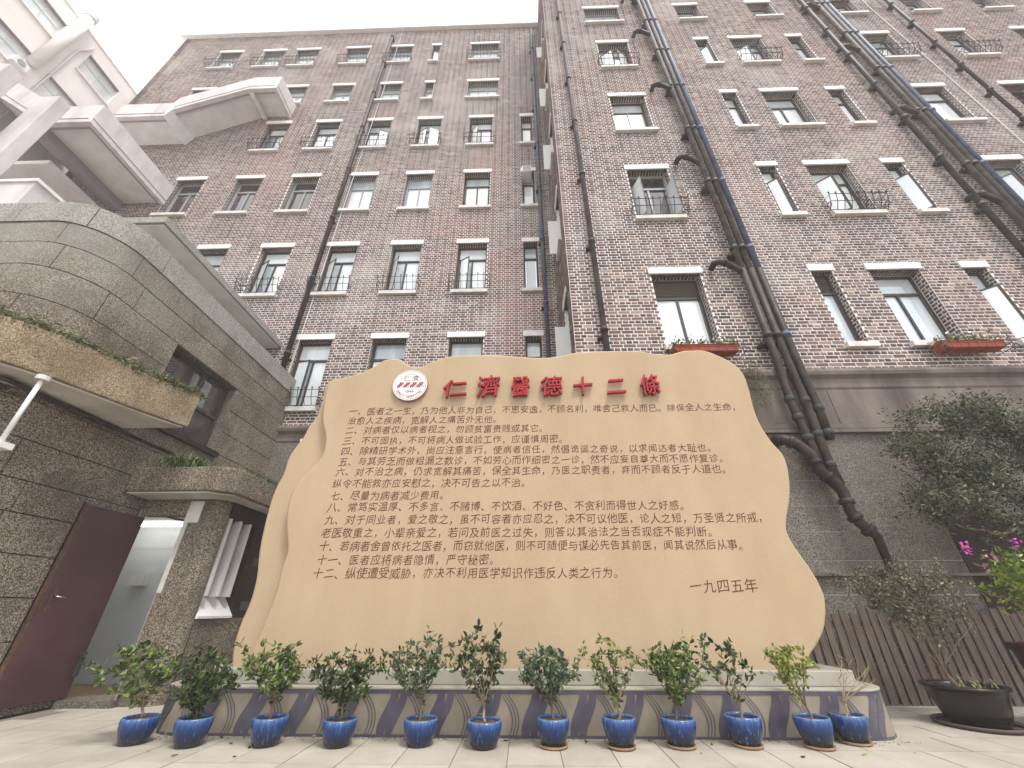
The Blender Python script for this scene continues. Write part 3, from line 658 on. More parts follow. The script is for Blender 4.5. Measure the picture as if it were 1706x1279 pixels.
def grow(base, tips, r0, gnarl=.02, start=None, mains=()):
    """connect every tip to the nearest lower point of the skeleton grown so far; returns node lists"""
    nodes = [np.array(base, float)]; par = [-1]
    if start is not None:
        for p in start: nodes.append(np.array(p, float)); par.append(len(nodes)-2)
    f0 = len(nodes)-1
    for m_ in mains:
        prev = f0; s = nodes[f0]; m_ = np.array(m_); k = 5
        for i in range(1, k+1):
            f = i/k; p = s+(m_-s)*f; p[:2] = s[:2]+(m_[:2]-s[:2])*(f**1.35); nodes.append(p+RNG.normal(size=3)*gnarl*.6); par.append(prev); prev = len(nodes)-1
    tips = sorted(tips, key=lambda t: np.linalg.norm(np.array(t)-nodes[0]))
    ends = []
    for t in tips:
        A = np.array(nodes); t = np.array(t); d = np.linalg.norm(A-t, axis=1)+np.maximum(A[:,2]-t[2]+.03, 0)*3+.15*np.linalg.norm(A-nodes[0],axis=1)
        j = int(np.argmin(d)); s = nodes[j]; Ln = np.linalg.norm(t-s); k = max(1, int(Ln/.07)); prev = j
        for i in range(1, k+1):
            f = i/k; p = s+(t-s)*f+np.array([0,0,-.10*Ln*sin(pi*f)])*(.5)+RNG.normal(size=3)*gnarl*(1 if i < k else 0)
            nodes.append(p); par.append(prev); prev = len(nodes)-1
        ends.append(prev)
    cnt = np.zeros(len(nodes))
    for e in ends:
        while e != -1: cnt[e] += 1; e = par[e]
    return nodes, par, ends, cnt
def wood_mesh(nodes, par, cnt, r0, rmin=.0022, sides=5):
    mb = MB(); mxc = cnt.max(); rad = lambda c: max(rmin, r0*(c/mxc)**.5)
    for i in range(1, len(nodes)):
        j = par[i]; mb.tube([nodes[j], nodes[i]], [rad(cnt[i])*1.03, rad(cnt[i])], sides, False)
    return mb
def crown_tips(c, r, n, flat=.0, shell=.45):
    out_ = []
    while len(out_) < n:
        v = RNG.uniform(-1,1,3); q = np.linalg.norm(v)
        if q > 1 or q < RNG.random()*shell: continue
        lump = .78+.3*sin(3.1*v[0]+1.7*v[2]*2+c[0]*5)*cos(2.3*v[1]-c[0]*3)
        out_.append(np.array(c)+v*np.array(r)*lump)
    return out_
def leafage(nodes, par, ends, per, spread, size, droop=.1, asp=.45, name='leaves', back=3):
    P = []; D = []
    for e in ends:
        chain = [e]; 
        while len(chain) < back and par[chain[-1]] > 0: chain.append(par[chain[-1]])
        dirn = unit(nodes[e]-nodes[par[e]]) if par[e] >= 0 else np.array([0,0,1.])
        for _ in range(max(1, int(RNG.normal(per, per*.3)))):
            c = nodes[chain[min(len(chain)-1, int(RNG.random()**1.6*len(chain)))]]
            d = unit(dirn*.7+RNG.normal(size=3)*.75+np.array([0,0,-droop])); P.append(c+RNG.normal(size=3)*spread); D.append(d)
    return leaves_mesh(name, np.array(P), np.array(D), size, asp)

def flower_box(label, x0, x1):
    t = thing('flower_box', label, 'flower box', group='flower boxes in iron window racks')
    y1 = YF-.11; y0 = y1-.2; z = 4.97
    mb = MB(); mb.prism_y([(x0+.04,z),(x1-.04,z),(x1,z+.13),(x0,z+.13)], y0, y1); mb.box(x0-.01,x1+.01,y0-.012,y1,z+.13,z+.15)
    part('planter', mb, 'orange', t)
    r = MB(); a, b = x0-.05, x1+.07
    for zz in (z-.02,z+.07,z+.17): r.tube([(a,y1+.05,zz),(a,y0-.03,zz),(b,y0-.03,zz),(b,y1+.05,zz)], .007, 4, False)
    for i in range(9):
        x = a+(b-a)*i/8; r.tube([(x,y1,z-.02),(x,y0-.03,z-.02),(x,y0-.03,z+.24)], .006, 4, False)
    for x in (a, b): r.tube([(x+ .07*cos(q), y0-.05, z-.06+.09*sin(q)) for q in np.linspace(0,5.5,10)], .008, 4, False)
    part('rack', r, 'iron', t)
    n = 260; P = np.stack([RNG.uniform(x0,x1,n), RNG.uniform(y0-.03,y1,n), z+.13+RNG.random(n)**2*.14*(1+.5*np.sin(RNG.uniform(x0,x1,n)*9))],1)
    D = unit(RNG.normal(size=(n,3))*[1,1,.5]+[0,-.4,.7]); link('foliage', leaves_mesh('foliage', P, D, .07, .5), 'leaf_lime', t, 'stuff')
    w_ = [(x, y0-.02, z+.2) for x in RNG.uniform(x0,x1,26)]; P = np.array(w_)+RNG.normal(size=(26,3))*.03
    link('blossom', leaves_mesh('blossom', P, unit(RNG.normal(size=(26,3))), .05, .8), 'emblem', t, 'stuff')
flower_box('orange planter of trailing leaves under the window nearest the board top', 2.72, 3.86)
flower_box('orange planter of trailing leaves under the wide window farther right', 7.36, 8.42)
# air conditioners
t = thing('air_conditioner', 'small white air conditioner box fixed in the top of a narrow rear window', 'air conditioner')
a0 = ru(.06)+.05; part('casing', MB().box(a0,a0+.33,YR-.25,YR+.2,snap(rz(15.63)-.17)-.36,snap(rz(15.63)-.17)-.06), 'white', t)
part('grille', MB().box(a0+.03,a0+.30,YR-.256,YR-.25,snap(rz(15.63)-.17)-.33,snap(rz(15.63)-.17)-.09), 'frame_grey', t)
t = thing('air_conditioner', 'pale air conditioner outdoor unit low on the rear wall beside the board', 'air conditioner')
part('casing', MB().box(-4.85,-4.25,YR-.38,YR-.06,3.75,4.26), 'white', t)
for i in range(8): part('grille_slat', MB().box(-4.81,-4.29,YR-.392,YR-.381,3.80+i*.055,3.83+i*.055), 'frame_grey', t)
part('bracket', MB().box(-4.8,-4.75,YR-.38,YR,3.70,3.75).box(-4.35,-4.3,YR-.38,YR,3.70,3.75), 'iron', t)

# ------------------------------------------------------------------ stone building on the left
st = thing('stone_building', 'low pebble-dashed building with a rounded corner and canopies on the left', 'building')
XW = -5.6; R_ = .7; cx, cy = XW-R_, 3.44+R_
def wpath(s):      # distance from far end (y = 8.45) towards the camera and round the corner -> point, outward normal
    l1 = YR-cy; l2 = R_*pi/2
    if s < l1: return (XW, YR-s), (1, 0)
    if s < l1+l2: a = (s-l1)/R_; return (cx+R_*cos(a), cy-R_*sin(a)), (cos(a), -sin(a))
    return (cx-(s-l1-l2), cy-R_), (0, -1)
SL = (YR-cy)+R_*pi/2+3.2
def wblock(s0, s1, z0, z1, d0=-.06, d1=0.0, m='stone', name='stone_block', parent=st):
    mb = MB(); n = max(2, int((s1-s0)/.09)+1) if s1 > YR-cy else 2; ss = np.linspace(s0, s1, n)
    for s in ss:
        (x, y), (nx, ny) = wpath(s)
        for d in (d0, d1):
            for z in (z0, z1): mb.v.append((x+nx*d, y+ny*d, z))
    for i in range(n-1):
        a = i*4; b = a+4; mb.f += [(a+2,b+2,b+3,a+3),(a+3,b+3,b+1,a+1),(a,b,b+2,a+2)]
    mb.f += [(0,2,3,1),((n-1)*4+0,(n-1)*4+1,(n-1)*4+3,(n-1)*4+2)]
    return part(name, mb, m, parent)
for q_ in ((0,YR-6.76,2.45,5.6),(YR-5.21,SL,2.45,5.6),(YR-6.76,YR-5.21,2.45,3.5),(YR-6.76,YR-5.21,4.79,5.6)): wblock(*q_, -.4, -.055, 'stone_joint', 'wall')
wblock(YR-6.76, YR-5.21, 3.5, 4.79, -.4, -.3, 'stone_joint', 'wall'); wblock(2.58, SL, 0, 2.44, -.3, -.055, 'stone_joint', 'wall')
CZ = [0,.30,.70,1.12,1.54,1.94,2.27,2.68,3.10,3.50,3.90,4.33,4.79,5.19,5.57,5.96]
wy0, wy1, wz0, wz1 = 5.21, 6.76, 3.50, 4.79       # window opening (y range, z range)
ws0, ws1 = YR-wy1, YR-wy0
random.seed(3)
for k in range(len(CZ)-1):
    s = -random.uniform(0,.5); cut = []
    while s < SL:
        e = s+(random.uniform(1.9,2.6) if s < 3.2 else random.uniform(.85,1.25)); cut.append((max(s,0), min(e,SL))); s = e
    for a, b in cut:
        segs = [(a,b)]
        if CZ[k] >= wz0-.01 and CZ[k+1] <= wz1+.01:
            segs = []
            if a < ws0: segs.append((a, min(b, ws0)))
            if b > ws1: segs.append((max(a, ws1), b))
        if CZ[k+1] < 2.6: segs = [(max(p,2.6), q) for p, q in segs if q > 2.7]     # bay hides the rest
        for p, q in segs:
            if q-p > .05:
                top = k == len(CZ)-2
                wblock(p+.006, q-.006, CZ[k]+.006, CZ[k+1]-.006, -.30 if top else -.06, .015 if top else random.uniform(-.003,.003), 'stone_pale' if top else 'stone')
part('parapet_step', MB().box(-6.28,-6.02,3.52,3.78,5.965,6.03), 'stone_pale', st)
# window in the stone wall
wm = MB(); xw = XW-.20
for a, b in ((wy0,wy0+.05),(wy1-.05,wy1),((wy0+wy1)/2+.1,(wy0+wy1)/2+.15)): wm.box(xw-.03,xw+.03,a,b,wz0,wz1)
wm.box(xw-.03,xw+.03,wy0+.05,wy1-.05,wz1-.05,wz1).box(xw-.03,xw+.03,wy0+.05,wy1-.05,wz0,wz0+.05).box(xw-.028,xw+.035,wy0+.05,wy1-.05,4.10,4.15)
w_ = part('window', wm, 'frame', st); part('pane', MB().box(xw-.01,xw,wy0+.05,wy1-.05,4.15,wz1-.05), 'pane_dark', w_); part('pane', MB().box(xw-.01,xw,wy0+.05,wy1-.05,wz0+.05,4.10), 'pane_dark', w_)
part('sill', MB().box(XW-.2,XW+.07,wy0-.05,wy1+.05,wz0-.09,wz0-.003), 'brown_dark', w_)
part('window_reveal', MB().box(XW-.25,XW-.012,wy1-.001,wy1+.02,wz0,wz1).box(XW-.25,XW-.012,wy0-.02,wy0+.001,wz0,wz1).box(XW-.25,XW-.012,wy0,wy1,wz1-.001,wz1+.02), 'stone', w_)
# upper storey set back, with its eave
part('upper_wall', MB().box(-9.5,-6.75,4.9,YR-.02,5.6,6.95), 'soffit_old', st)
part('eave', MB().box(-9.5,-6.25,4.55,YR-.02,6.95,7.09), 'stone_pale', st)
part('eave_soffit', MB().box(-9.48,-6.30,4.60,YR-.02,6.93,6.949), 'soffit', st)
part('roof_deck', MB().box(-9.5,-5.95,3.8,YR-.02,5.45,5.6), 'stone_pale', st)
# big curved entrance canopy
CP = [(-9.0,2.62),(-6.6,2.64),(-6.0,2.76),(-5.62,2.98),(-5.38,3.2),(-5.20,3.46),(-5.05,3.86),(-4.90,4.34),(-4.76,4.72),(-4.64,5.0)]
def smooth(pts, n=5, closed=False):
    P = [Vector((*p,0)) for p in pts]; out_ = []
    m = len(P)
    for i in range(m if closed else m-1):
        g_ = lambda k: P[k % m] if closed else P[min(max(k,0),m-1)]
        p0,p1,p2,p3 = g_(i-1),g_(i),g_(i+1),g_(i+2)
        for j in range(n):
            t = j/n; q = .5*((2*p1)+(p2-p0)*t+(2*p0-5*p1+4*p2-p3)*t*t+(-p0+3*p1-3*p2+p3)*t**3); out_.append((q.x,q.y))
    if not closed: out_.append((P[-1].x,P[-1].y))
    return out_
cps = smooth(CP, 4)
poly = cps+[(-5.5,5.0),(-5.59,4.9),(-5.59,4.15),(-6.3,3.45),(-9.0,3.45)]
soften(part('canopy', MB().prism(poly, 3.215, 3.70), 'stone_canopy', st), .015)
ins = [(x-.035 if y > 3 else x, y+.04 if y < 4.9 else 4.97) for x, y in cps]
part('canopy_soffit', MB().prism(ins+[(-5.56,4.97),(-5.57,4.15),(-6.3,3.47),(-9.0,3.47)], 3.195, 3.214), 'soffit_old', st)
# small planter canopy over the door
sc = [(-5.59,5.45),(-4.40,5.45)]+[(-4.40+.3*sin(a), 5.75-.3*cos(a)) for a in np.linspace(.2,pi/2,7)]+[(-4.10,8.0),(-5.59,8.0)]
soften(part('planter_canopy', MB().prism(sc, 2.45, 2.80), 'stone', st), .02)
part('planter_soffit', MB().prism([(-5.57,5.49),(-4.42,5.49),(-4.16,5.7),(-4.14,7.9),(-5.57,7.9)], 2.43, 2.449), 'soffit_old', st)
# bay below it: doorway facing the yard, finned window on its side
YB, XS = 5.87, -4.40
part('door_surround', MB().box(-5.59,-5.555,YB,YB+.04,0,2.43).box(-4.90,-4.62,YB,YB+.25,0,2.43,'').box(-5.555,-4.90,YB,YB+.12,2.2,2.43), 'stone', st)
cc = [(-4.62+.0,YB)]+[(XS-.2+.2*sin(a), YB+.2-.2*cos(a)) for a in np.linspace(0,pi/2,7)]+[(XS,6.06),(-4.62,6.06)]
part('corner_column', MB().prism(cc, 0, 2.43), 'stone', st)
part('paint_patch', MB().box(-4.905,-4.84,YB-.004,YB+.01,1.2,2.4).box(-4.84,-4.70,YB-.004,YB+.01,2.10,2.40).box(-4.906,-4.898,YB,YB+.25,0,2.2), 'soffit_old', st)
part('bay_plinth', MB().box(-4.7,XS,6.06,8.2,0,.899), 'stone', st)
part('bay_wall', MB().box(-4.7,XS,6.06,8.2,2.2,2.43).box(-4.7,XS,6.78,8.2,.9,2.2).box(-4.7,-4.62,6.06,6.78,.9,2.2), 'brown_dark', st)
for i in range(3):
    y = 6.10+i*.24; part('window_fin', MB().box(XS-.16,XS+.005,y,y+.055,1.17,2.2), 'soffit', st)
part('window_apron', MB().prism_y([(XS-.2,.9),(XS+.03,.9),(XS+.03,.93),(XS-.17,1.18),(XS-.2,1.18)], 6.06, 6.78), 'white', st)
part('vent', MB().box(XS,XS+.01,6.95,7.25,1.62,1.74).box(XS,XS+.01,6.95,7.25,1.0,1.12), 'louvre', st)
part('threshold', MB().box(-5.55,-4.85,5.78,YB+.25,-.005,.07), 'base', st)
# doorway interior: tiled corridor with a lit tube
part('tiled_room', MB().box(-7.9,-7.85,YB+.05,7.3,0.02,2.3).box(-7.85,-4.75,7.3,7.35,0.02,2.3).box(-4.76,-4.71,YB+.26,7.3,.02,2.3).box(-7.9,-5.6,YB,YB+.049,.02,2.3), 'tile_white', st)
for i in range(6):
    part('tile_course', MB().box(-7.849,-7.845,YB+.3,7.29,.03+i*.38,.40+i*.38).box(-7.84,-4.77,7.292,7.299,.03+i*.38,.40+i*.38), 'tile_white', st)
part('room_ceiling', MB().box(-7.9,-4.72,YB+.13,7.35,2.3,2.34), 'soffit', st); part('room_floor', MB().box(-7.9,-4.72,YB+.05,7.35,0,.02), 'saucer', st)
part('tube_light', MB().tube([(-6.9,6.9,2.25),(-5.6,6.9,2.25)], .02, 8), 'tube', st)
part('dispenser', MB().box(-6.55,-6.3,7.18,7.29,1.35,1.52), 'white', st)
# open door leaf folded back along the wall
soften(part('door', MB().box(XW+.03,XW+.085,5.04,5.88,.09,2.17), 'door', st), .006)
part('door_edge', MB().box(XW+.012,XW+.03,5.02,5.04,.05,2.2).box(XW+.012,XW+.09,5.02,5.038,.09,2.17), 'door_worn', st)
dh = part('lock_plate', MB().box(XW+.086,XW+.094,5.11,5.16,.98,1.24), 'door_worn', st)
part('handle', MB().tube([(XW+.094,5.135,1.14),(XW+.15,5.135,1.14),(XW+.15,5.25,1.13)], .011, 8), 'steel', dh, smooth=True)
part('closer', MB().box(-5.50,-5.46,5.80,5.84,.30,.50).box(-5.53,-5.42,5.78,5.80,.52,.55), 'iron', st)
# dark pipe loop and white post under the big canopy
t = thing('drainpipe', 'dark pipe looping under the white canopy soffit at the left edge', 'drainpipe', group=GP)
part('pipe', MB().tube([(-6.3,2.95,3.16),(-5.85,3.05,3.14),(-5.55,3.3,3.12),(-5.56,3.6,3.08),(-5.8,3.62,3.10),(-5.9,3.3,3.12),(-5.7,3.25,3.15),(-5.5,3.55,3.15),(-5.53,4.1,3.15),(-5.54,4.9,3.15),(-5.54,5.9,3.15)], .028, 8), 'pipe_dark', t, smooth=True)
t = thing('lamp_post', 'white hanging pole with a white floodlight at the left edge under the canopy', 'light')
part('pole', MB().tube([(-5.16,3.58,3.2),(-5.16,3.58,2.45)], .022, 10), 'white', t, smooth=True)
part('flange', MB().tube([(-5.16,3.58,3.20),(-5.16,3.58,3.15)], .06, 12), 'soffit_old', t)
part('floodlight', MB().box(-5.24,-5.07,3.52,3.64,2.38,2.44), 'white', t)

# ------------------------------------------------------------------ plants on the canopies
def tuft(label, c, n, length, spread, m='grass', droop=.8, cat='plant', group=None, width=.012, kind=None, name='grass_clump'):
    mb = MB(); tones = []
    for i in range(n):
        b = Vector(c)+Vector((RNG.normal()*spread[0], RNG.normal()*spread[1], RNG.random()*.02)); a = RNG.random()*2*pi; ln = length*RNG.uniform(.5,1.1)
        d = Vector((cos(a),sin(a),0)); sd_ = Vector((-sin(a),cos(a),0)); pts = []
        for k in range(5):
            f = k/4; pts.append(b+d*ln*f*.75+Vector((0,0,ln*(1.1*f-droop*1.3*f*f))))
        n0 = len(mb.v)
        for k, p in enumerate(pts):
            wd = width*(1-.8*k/4); mb.v += [tuple(p-sd_*wd), tuple(p+sd_*wd)]
        for k in range(4): mb.f.append((n0+2*k,n0+2*k+1,n0+2*k+3,n0+2*k+2)); tones.append(RNG.random()**1.3)
    me = mb.mesh(name); at = me.attributes.new('tone','FLOAT','FACE'); at.data.foreach_set('value', np.array(tones,np.float32))
    o = link(name, me, m); return tag(o, label, cat, group, kind)
tuft('clump of arching strap leaves hanging over the small canopy above the door', (-5.0,5.62,2.86), 170, .38, (.13,.10), droop=1.0, group='grass on the canopies')
tuft('bright green tuft at the right end of the small canopy by the board', (-4.2,6.45,2.80), 90, .26, (.05,.28), droop=.9, group='grass on the canopies')
tuft('wispy pale weeds under the stone window beside the strap leaf clump', (-5.35,6.1,2.9), 60, .30, (.1,.35), m='moss', droop=.6, group='grass on the canopies', width=.006)
for (x, y, s_) in ((-4.78,4.75,.22),(-4.86,4.5,.18)): tuft('green grass tuft at the inner end of the big canopy edge' if s_ > .2 else 'second grass tuft along the big canopy edge, nearer the camera', (x,y,3.70), 45, s_, (.05,.12), droop=.9, width=.006, group='grass on the canopies')
P = []; D = []
for i in range(7500):
    k = RNG.random()*(len(cps)-9)+8; a = cps[int(k)]; b = cps[min(int(k)+1,len(cps)-1)]; f = k-int(k)
    lump = max(0, .45+.4*sin(k*2.3)*cos(k*.73+1)+.35*sin(k*7.1+2))
    if RNG.random() > .12+.8*lump: continue
    P.append((a[0]+(b[0]-a[0])*f+.015-abs(RNG.normal())*.06, a[1]+(b[1]-a[1])*f+.02+abs(RNG.normal())*.05, 3.70+RNG.random()**2*.10*(.3+lump)-RNG.random()**2.5*.10*lump)); D.append((RNG.normal()*.7+.2,RNG.normal()*.7-.2,RNG.normal()*.5+.1))
o = link('moss', leaves_mesh('moss', np.array(P), unit(np.array(D)), .055, .35), 'moss', None); tag(o, 'ragged moss and dry weeds along the top edge of the big curved canopy', 'moss', kind='stuff')
P = []; D = []
for i in range(700):
    P.append((4.05+RNG.normal()*.13, YF-.12-RNG.random()*.12, 4.62+RNG.uniform(-.62,.28))); D.append((RNG.normal()*.5,RNG.normal()*.5,-.8+RNG.normal()*.5))
o = link('dry_creeper', leaves_mesh('dry_creeper', np.array(P), unit(np.array(D)), .06, .12), 'moss', None); tag(o, 'dry straw coloured creeper hanging on the cornice beside the board top', 'creeper', kind='stuff')

# ------------------------------------------------------------------ concrete stair and landings, upper left
fs = thing('outdoor_stair', 'pale concrete stair landings projecting from the rear brick wing, upper left', 'staircase')
YL = YR-.012
def slab(poly_bot, h, y0, soff=True, ih=.0):
    """poly_bot: underside polyline (x,z) left to right; parapet h high, front at y0, reaching the wall"""
    top = [(x, z+h) for x, z in poly_bot]
    part('parapet', MB().prism_y(poly_bot+top[::-1], y0, y0+.13), 'concrete_pale', fs)
    n = len(poly_bot)
    for i in range(n-1):
        (xa,za),(xb,zb_) = poly_bot[i], poly_bot[i+1]
        part('soffit', MB().prism_y([(xa,za+.10),(xb,zb_+.10),(xb,zb_+.22),(xa,za+.22)], y0+.13, YL), 'soffit', fs)
        part('trim', MB().prism_y([(xa,za+.16),(xb,zb_+.16),(xb,zb_+.185),(xa,za+.185)], y0-.012, y0-.001), 'groove', fs)
        part('trim', MB().prism_y([(xa,za+.001),(xb,zb_+.001),(xb,zb_+.05),(xa,za+.05)], y0+.131, y0+.20), 'groove', fs)
A_ = [(-13.45,12.93),(-12.13,12.93)]; slab(A_, .86, 5.80)
part('side_parapet', MB().box(-12.13,-12.0,5.80,YL,12.93,13.79), 'concrete_pale', fs)
part('trim', MB().box(-12.005,-11.988,5.80,YL,13.09,13.115).box(-12.21,-12.131,5.93,YL,12.94,12.99), 'groove', fs)
part('beam', MB().box(-13.75,-13.45,5.93,YL,12.70,13.2), 'groove', fs)
part('downlight', MB().tube([(-12.75,7.3,13.03),(-12.75,7.3,13.0)], .16, 20), 'white', fs)
part('lower_soffit', MB().box(-16.5,-13.75,6.6,YL,12.35,12.5), 'soffit', fs)
slab([(-17.6,15.9),(-13.46,12.95)], .86, 5.80)
slab([(-14.6,16.42),(-12.72,16.42)], .86, 7.38)
slab([(-12.55,16.82),(-10.16,18.17)], .86, 7.38)
part('step_face', MB().prism_y([(-12.72,16.42),(-12.55,16.82),(-12.55,17.68),(-12.72,17.28)], 7.38, YL), 'soffit', fs)
slab([(-10.15,18.17),(-9.24,18.17)], .86, 7.38)
part('side_parapet', MB().box(-9.24,-9.11,7.38,YL,18.17,19.03), 'concrete_pale', fs)
part('beam', MB().box(-10.2,-10.05,7.52,YL,18.10,18.26), 'soffit', fs)
part('trim', MB().box(-9.116,-9.098,7.38,YL,18.33,18.355), 'groove', fs)
soften(part('pillar', MB().box(-12.85,-12.30,5.20,5.50,6.0,13.05), 'concrete_pale', fs), .02)
soften(part('pillar', MB().box(-13.2,-12.40,4.30,4.62,6.0,12.65), 'concrete_pale', fs), .02)
part('roof_wall', MB().box(-17,-10.25,5.0,5.95,7.7,8.92), 'concrete_pale', fs)
part('roof_wall_coping', MB().box(-17,-10.2,4.96,5.99,8.92,9.0), 'lintel', fs)

# ------------------------------------------------------------------ cream building, far upper left
cb = thing('cream_building', 'cream rendered building with a flat roofline behind the concrete stair', 'building')
XB = -17.0
CW = [(3.9,6.02,19.24,20.24),(6.94,8.24,19.2,20.28),(3.9,6.05,17.0,17.98),(6.6,8.3,15.6,17.95),(3.6,6.0,14,16.2)]
mb = MB(); wall_with_holes(mb, -6, 12, 0, 21.0, CW, lambda u, dd, z: (XB-dd, u, z), .22); part('wall', mb, 'cream', cb)
part('roof', MB().box(XB-12,XB-.23,-6,12,20.6,20.9), 'cream', cb); part('end_wall', MB().box(XB-12,XB-.23,-6,-5.8,0,20.6), 'cream', cb)
part('roof_edge', MB().box(XB-.5,XB+.03,-6,12,21.0,21.07), 'cream', cb)
for a, b, c, d in CW:
    fm = MB(); x = XB-.2
    fm.box(x,x+.05,a,b,c,c+.05).box(x,x+.05,a,b,d-.05,d).box(x,x+.05,a,b,d-.38,d-.34)
    n = max(2, int((b-a)/.45))
    for i in range(n+1): y = a+(b-a-.04)*i/n; fm.box(x,x+.045,y,y+.04,c+.05,d-.05)
    w_ = part('window', fm, 'frame_white', cb); part('pane', MB().box(x+.01,x+.02,a,b,c+.05,d-.05), 'pane_pale', w_)
    part('sill', MB().box(XB-.2,XB+.06,a-.05,b+.05,c-.07,c), 'cream', w_)
    part('reveal', MB().box(XB-.2,XB-.001,a,b,d-.002,d+.02), 'groove', w_)
t = thing('drainpipe', 'thick cream downpipe on the cream building, top left', 'drainpipe', group=GP)
part('pipe', MB().tube([(XB+.2,6.15,21.3),(XB+.2,6.12,17.5)], .17, 16), 'cream', t, smooth=True); part('cap', MB().tube([(XB+.2,6.15,21.25),(XB+.2,6.15,21.5)], .2, 16), 'cream', t)
t = thing('drainpipe', 'thin grey pipe with a kink on the cream building beside its upper window', 'drainpipe', group=GP)
part('pipe', MB().tube([(XB+.07,6.85,20.6),(XB+.07,6.8,20.3),(XB+.07,6.62,19.8),(XB+.07,6.64,14)], .035, 8), 'concrete_pale', t, smooth=True)
t = thing('air_conditioner', 'white air conditioner unit hung below the cream building windows', 'air conditioner')
part('casing', MB().box(XB+.05,XB+.3,5.75,6.15,16.9,17.2), 'white', t); part('fan_grille', MB().tube([(XB+.301,5.93,17.05),(XB+.32,5.93,17.05)], .11, 16), 'frame_grey', t)

# ------------------------------------------------------------------ plinth
def rrect(x0, x1, y0, y1, r, n=6):
    P = []
    for (ccx, ccy, a0) in ((x1-r,y0+r,-pi/2),(x1-r,y1-r,0),(x0+r,y1-r,pi/2),(x0+r,y0+r,pi)):
        P += [(ccx+r*cos(a0+k*pi/2/n), ccy+r*sin(a0+k*pi/2/n)) for k in range(n+1)]
    return P
pl = thing('plinth', 'two tier stone plinth painted with purple helix bands under the board', 'plinth')
PX0, PX1, PY0 = -3.58, 3.42, 4.68
part('lower_tier', MB().prism(rrect(PX0,PX1,PY0,5.85,.35), 0, .345), 'plinth_tan', pl)
soften(part('lower_cap', MB().prism(rrect(PX0-.005,PX1+.005,PY0-.008,5.86,.35), .346, .366), 'plinth_cap', pl), .006)
soften(part('upper_tier', MB().prism(rrect(-3.32,3.20,4.80,5.75,.12), .367, .49), 'plinth_cap', pl), .008)
def ppath(s):   # along the front from PX0+.35, round the right corner
    x0 = PX0+.35; l1 = (PX1-.35)-x0
    if s < 0: a = -s/.35; return (x0-.35*sin(min(a,pi/2)), PY0+.35-.35*cos(min(a,pi/2))), (-sin(min(a,pi/2)), -cos(min(a,pi/2)))
    if s < l1: return (x0+s, PY0), (0,-1)
    a = min((s-l1)/.35, pi/2); return (PX1-.35+.35*sin(a), PY0+.35-.35*cos(a)), (sin(a), -cos(a))
def ribbon(fs_, wd, z0, z1, lift, n=10):
    mb = MB(); 
    for i in range(n+1):
        f = i/n; z = z0+(z1-z0)*f; s = fs_(f)
        w2 = wd(f)/2 if callable(wd) else wd/2
        for q in (-w2, w2):
            (x,y),(nx,ny) = ppath(s+q); mb.v.append((x+nx*lift,y+ny*lift,z))
    for i in range(n): a = 2*i; mb.f.append((a,a+1,a+3,a+2))
    return mb
s1_ = (PX1-PX0)-.7+.45
for a, b in ((.001,.022),(.318,.344)):
    mb = MB(); ss = np.linspace(-.5, s1_, 60)
    for s in ss:
        (x,y),(nx,ny) = ppath(s); mb.v += [(x+nx*.004,y+ny*.004,a),(x+nx*.004,y+ny*.004,b)]
    for i in range(59): mb.f.append((2*i,2*i+2,2*i+3,2*i+1))
    part('border_band', mb, 'plinth_purple', pl)
ss = lambda f: f*f*(3-2*f)
k = -.30
while k < s1_-.1:
    part('painted_band', ribbon(lambda f: k+.10*ss(f), lambda f: .068+.030*sin(pi*f), .022, .318, .006), 'plinth_purple', pl)
    part('painted_band', ribbon(lambda f: k+.075+.11*ss(f), lambda f: .058+.028*sin(pi*f), .022, .318, .008), 'plinth_purple', pl)
    for i in range(3):
        part('painted_line', ribbon(lambda f: k+.30+.028*i-(.085-.004*i)*f**1.6+.045*sin(pi*f), .009, .022, .318, .007), 'plinth_purple', pl)
    k += .44

# ------------------------------------------------------------------ the board
YBD = 4.93
Hc = 1.0
def at(px, py, Y):           # picture measurement -> metres on the board plane
    xr = (px-853)/666; yr = (639.5-py)/666
    f = cos(PITCH)-yr*sin(PITCH); u = sin(PITCH)+yr*cos(PITCH)
    X = xr*cos(YAW)-f*sin(YAW); Yd = f*cos(YAW)+xr*sin(YAW); s = Y/Yd
    return (X*s, u*s+Hc)
OUT = [(383,1113),(387,1076),(398,1040),(414,1003),(425,962),(430,917),(437,881),(446,845),(457,813),(471,786),(480,759),(496,736),(503,728),(516,704),(525,695),(537,662),(541,642),(549,634),(562,631),(577,628),(598,622),(615,615),(638,601),(652,598),(664,599),(676,608),(690,612),(704,610),(725,601),(749,594),(790,592),(828,592),(860,594),(890,596),(914,596),(935,593),(960,588),(1011,585),(1062,585),(1095,590),(1118,591),(1140,585),(1158,584),(1173,584),(1190,589),(1219,603),(1237,620),(1246,642),(1256,680),(1267,707),(1286,736),(1305,758),(1313,782),(1316,809),(1315,835),(1311,860),(1311,885),(1325,913),(1350,948),(1368,979),(1376,1006),(1374,1045),(1362,1073),(1350,1092),(1344,1119),(1100,1121),(700,1121)]
RID = [(549,636),(543,665),(540,700),(545,727),(540,758),(522,780),(505,797),(489,822),(481,854),(481,890),(482,917),(472,949),(462,990),(448,1026),(436,1056),(420,1090),(412,1113)]
bd = thing('inscribed_board', 'large sandstone coloured rock shaped board inscribed with brown Chinese text', 'monument')
outl = smooth([at(x,y,YBD) for x,y in OUT[:-2]], 4)+[at(x,y,YBD) for x,y in OUT[-2:]]
zb_ = .492; outl = [(x,max(z,zb_)) for x,z in outl]
me = curve_mesh([outl], .16, .035, 3); o = link('back_slab', me, 'board', bd, loc=(0,YBD+.26,0))
rid = smooth([at(x,y,YBD-.05) for x,y in RID], 4)
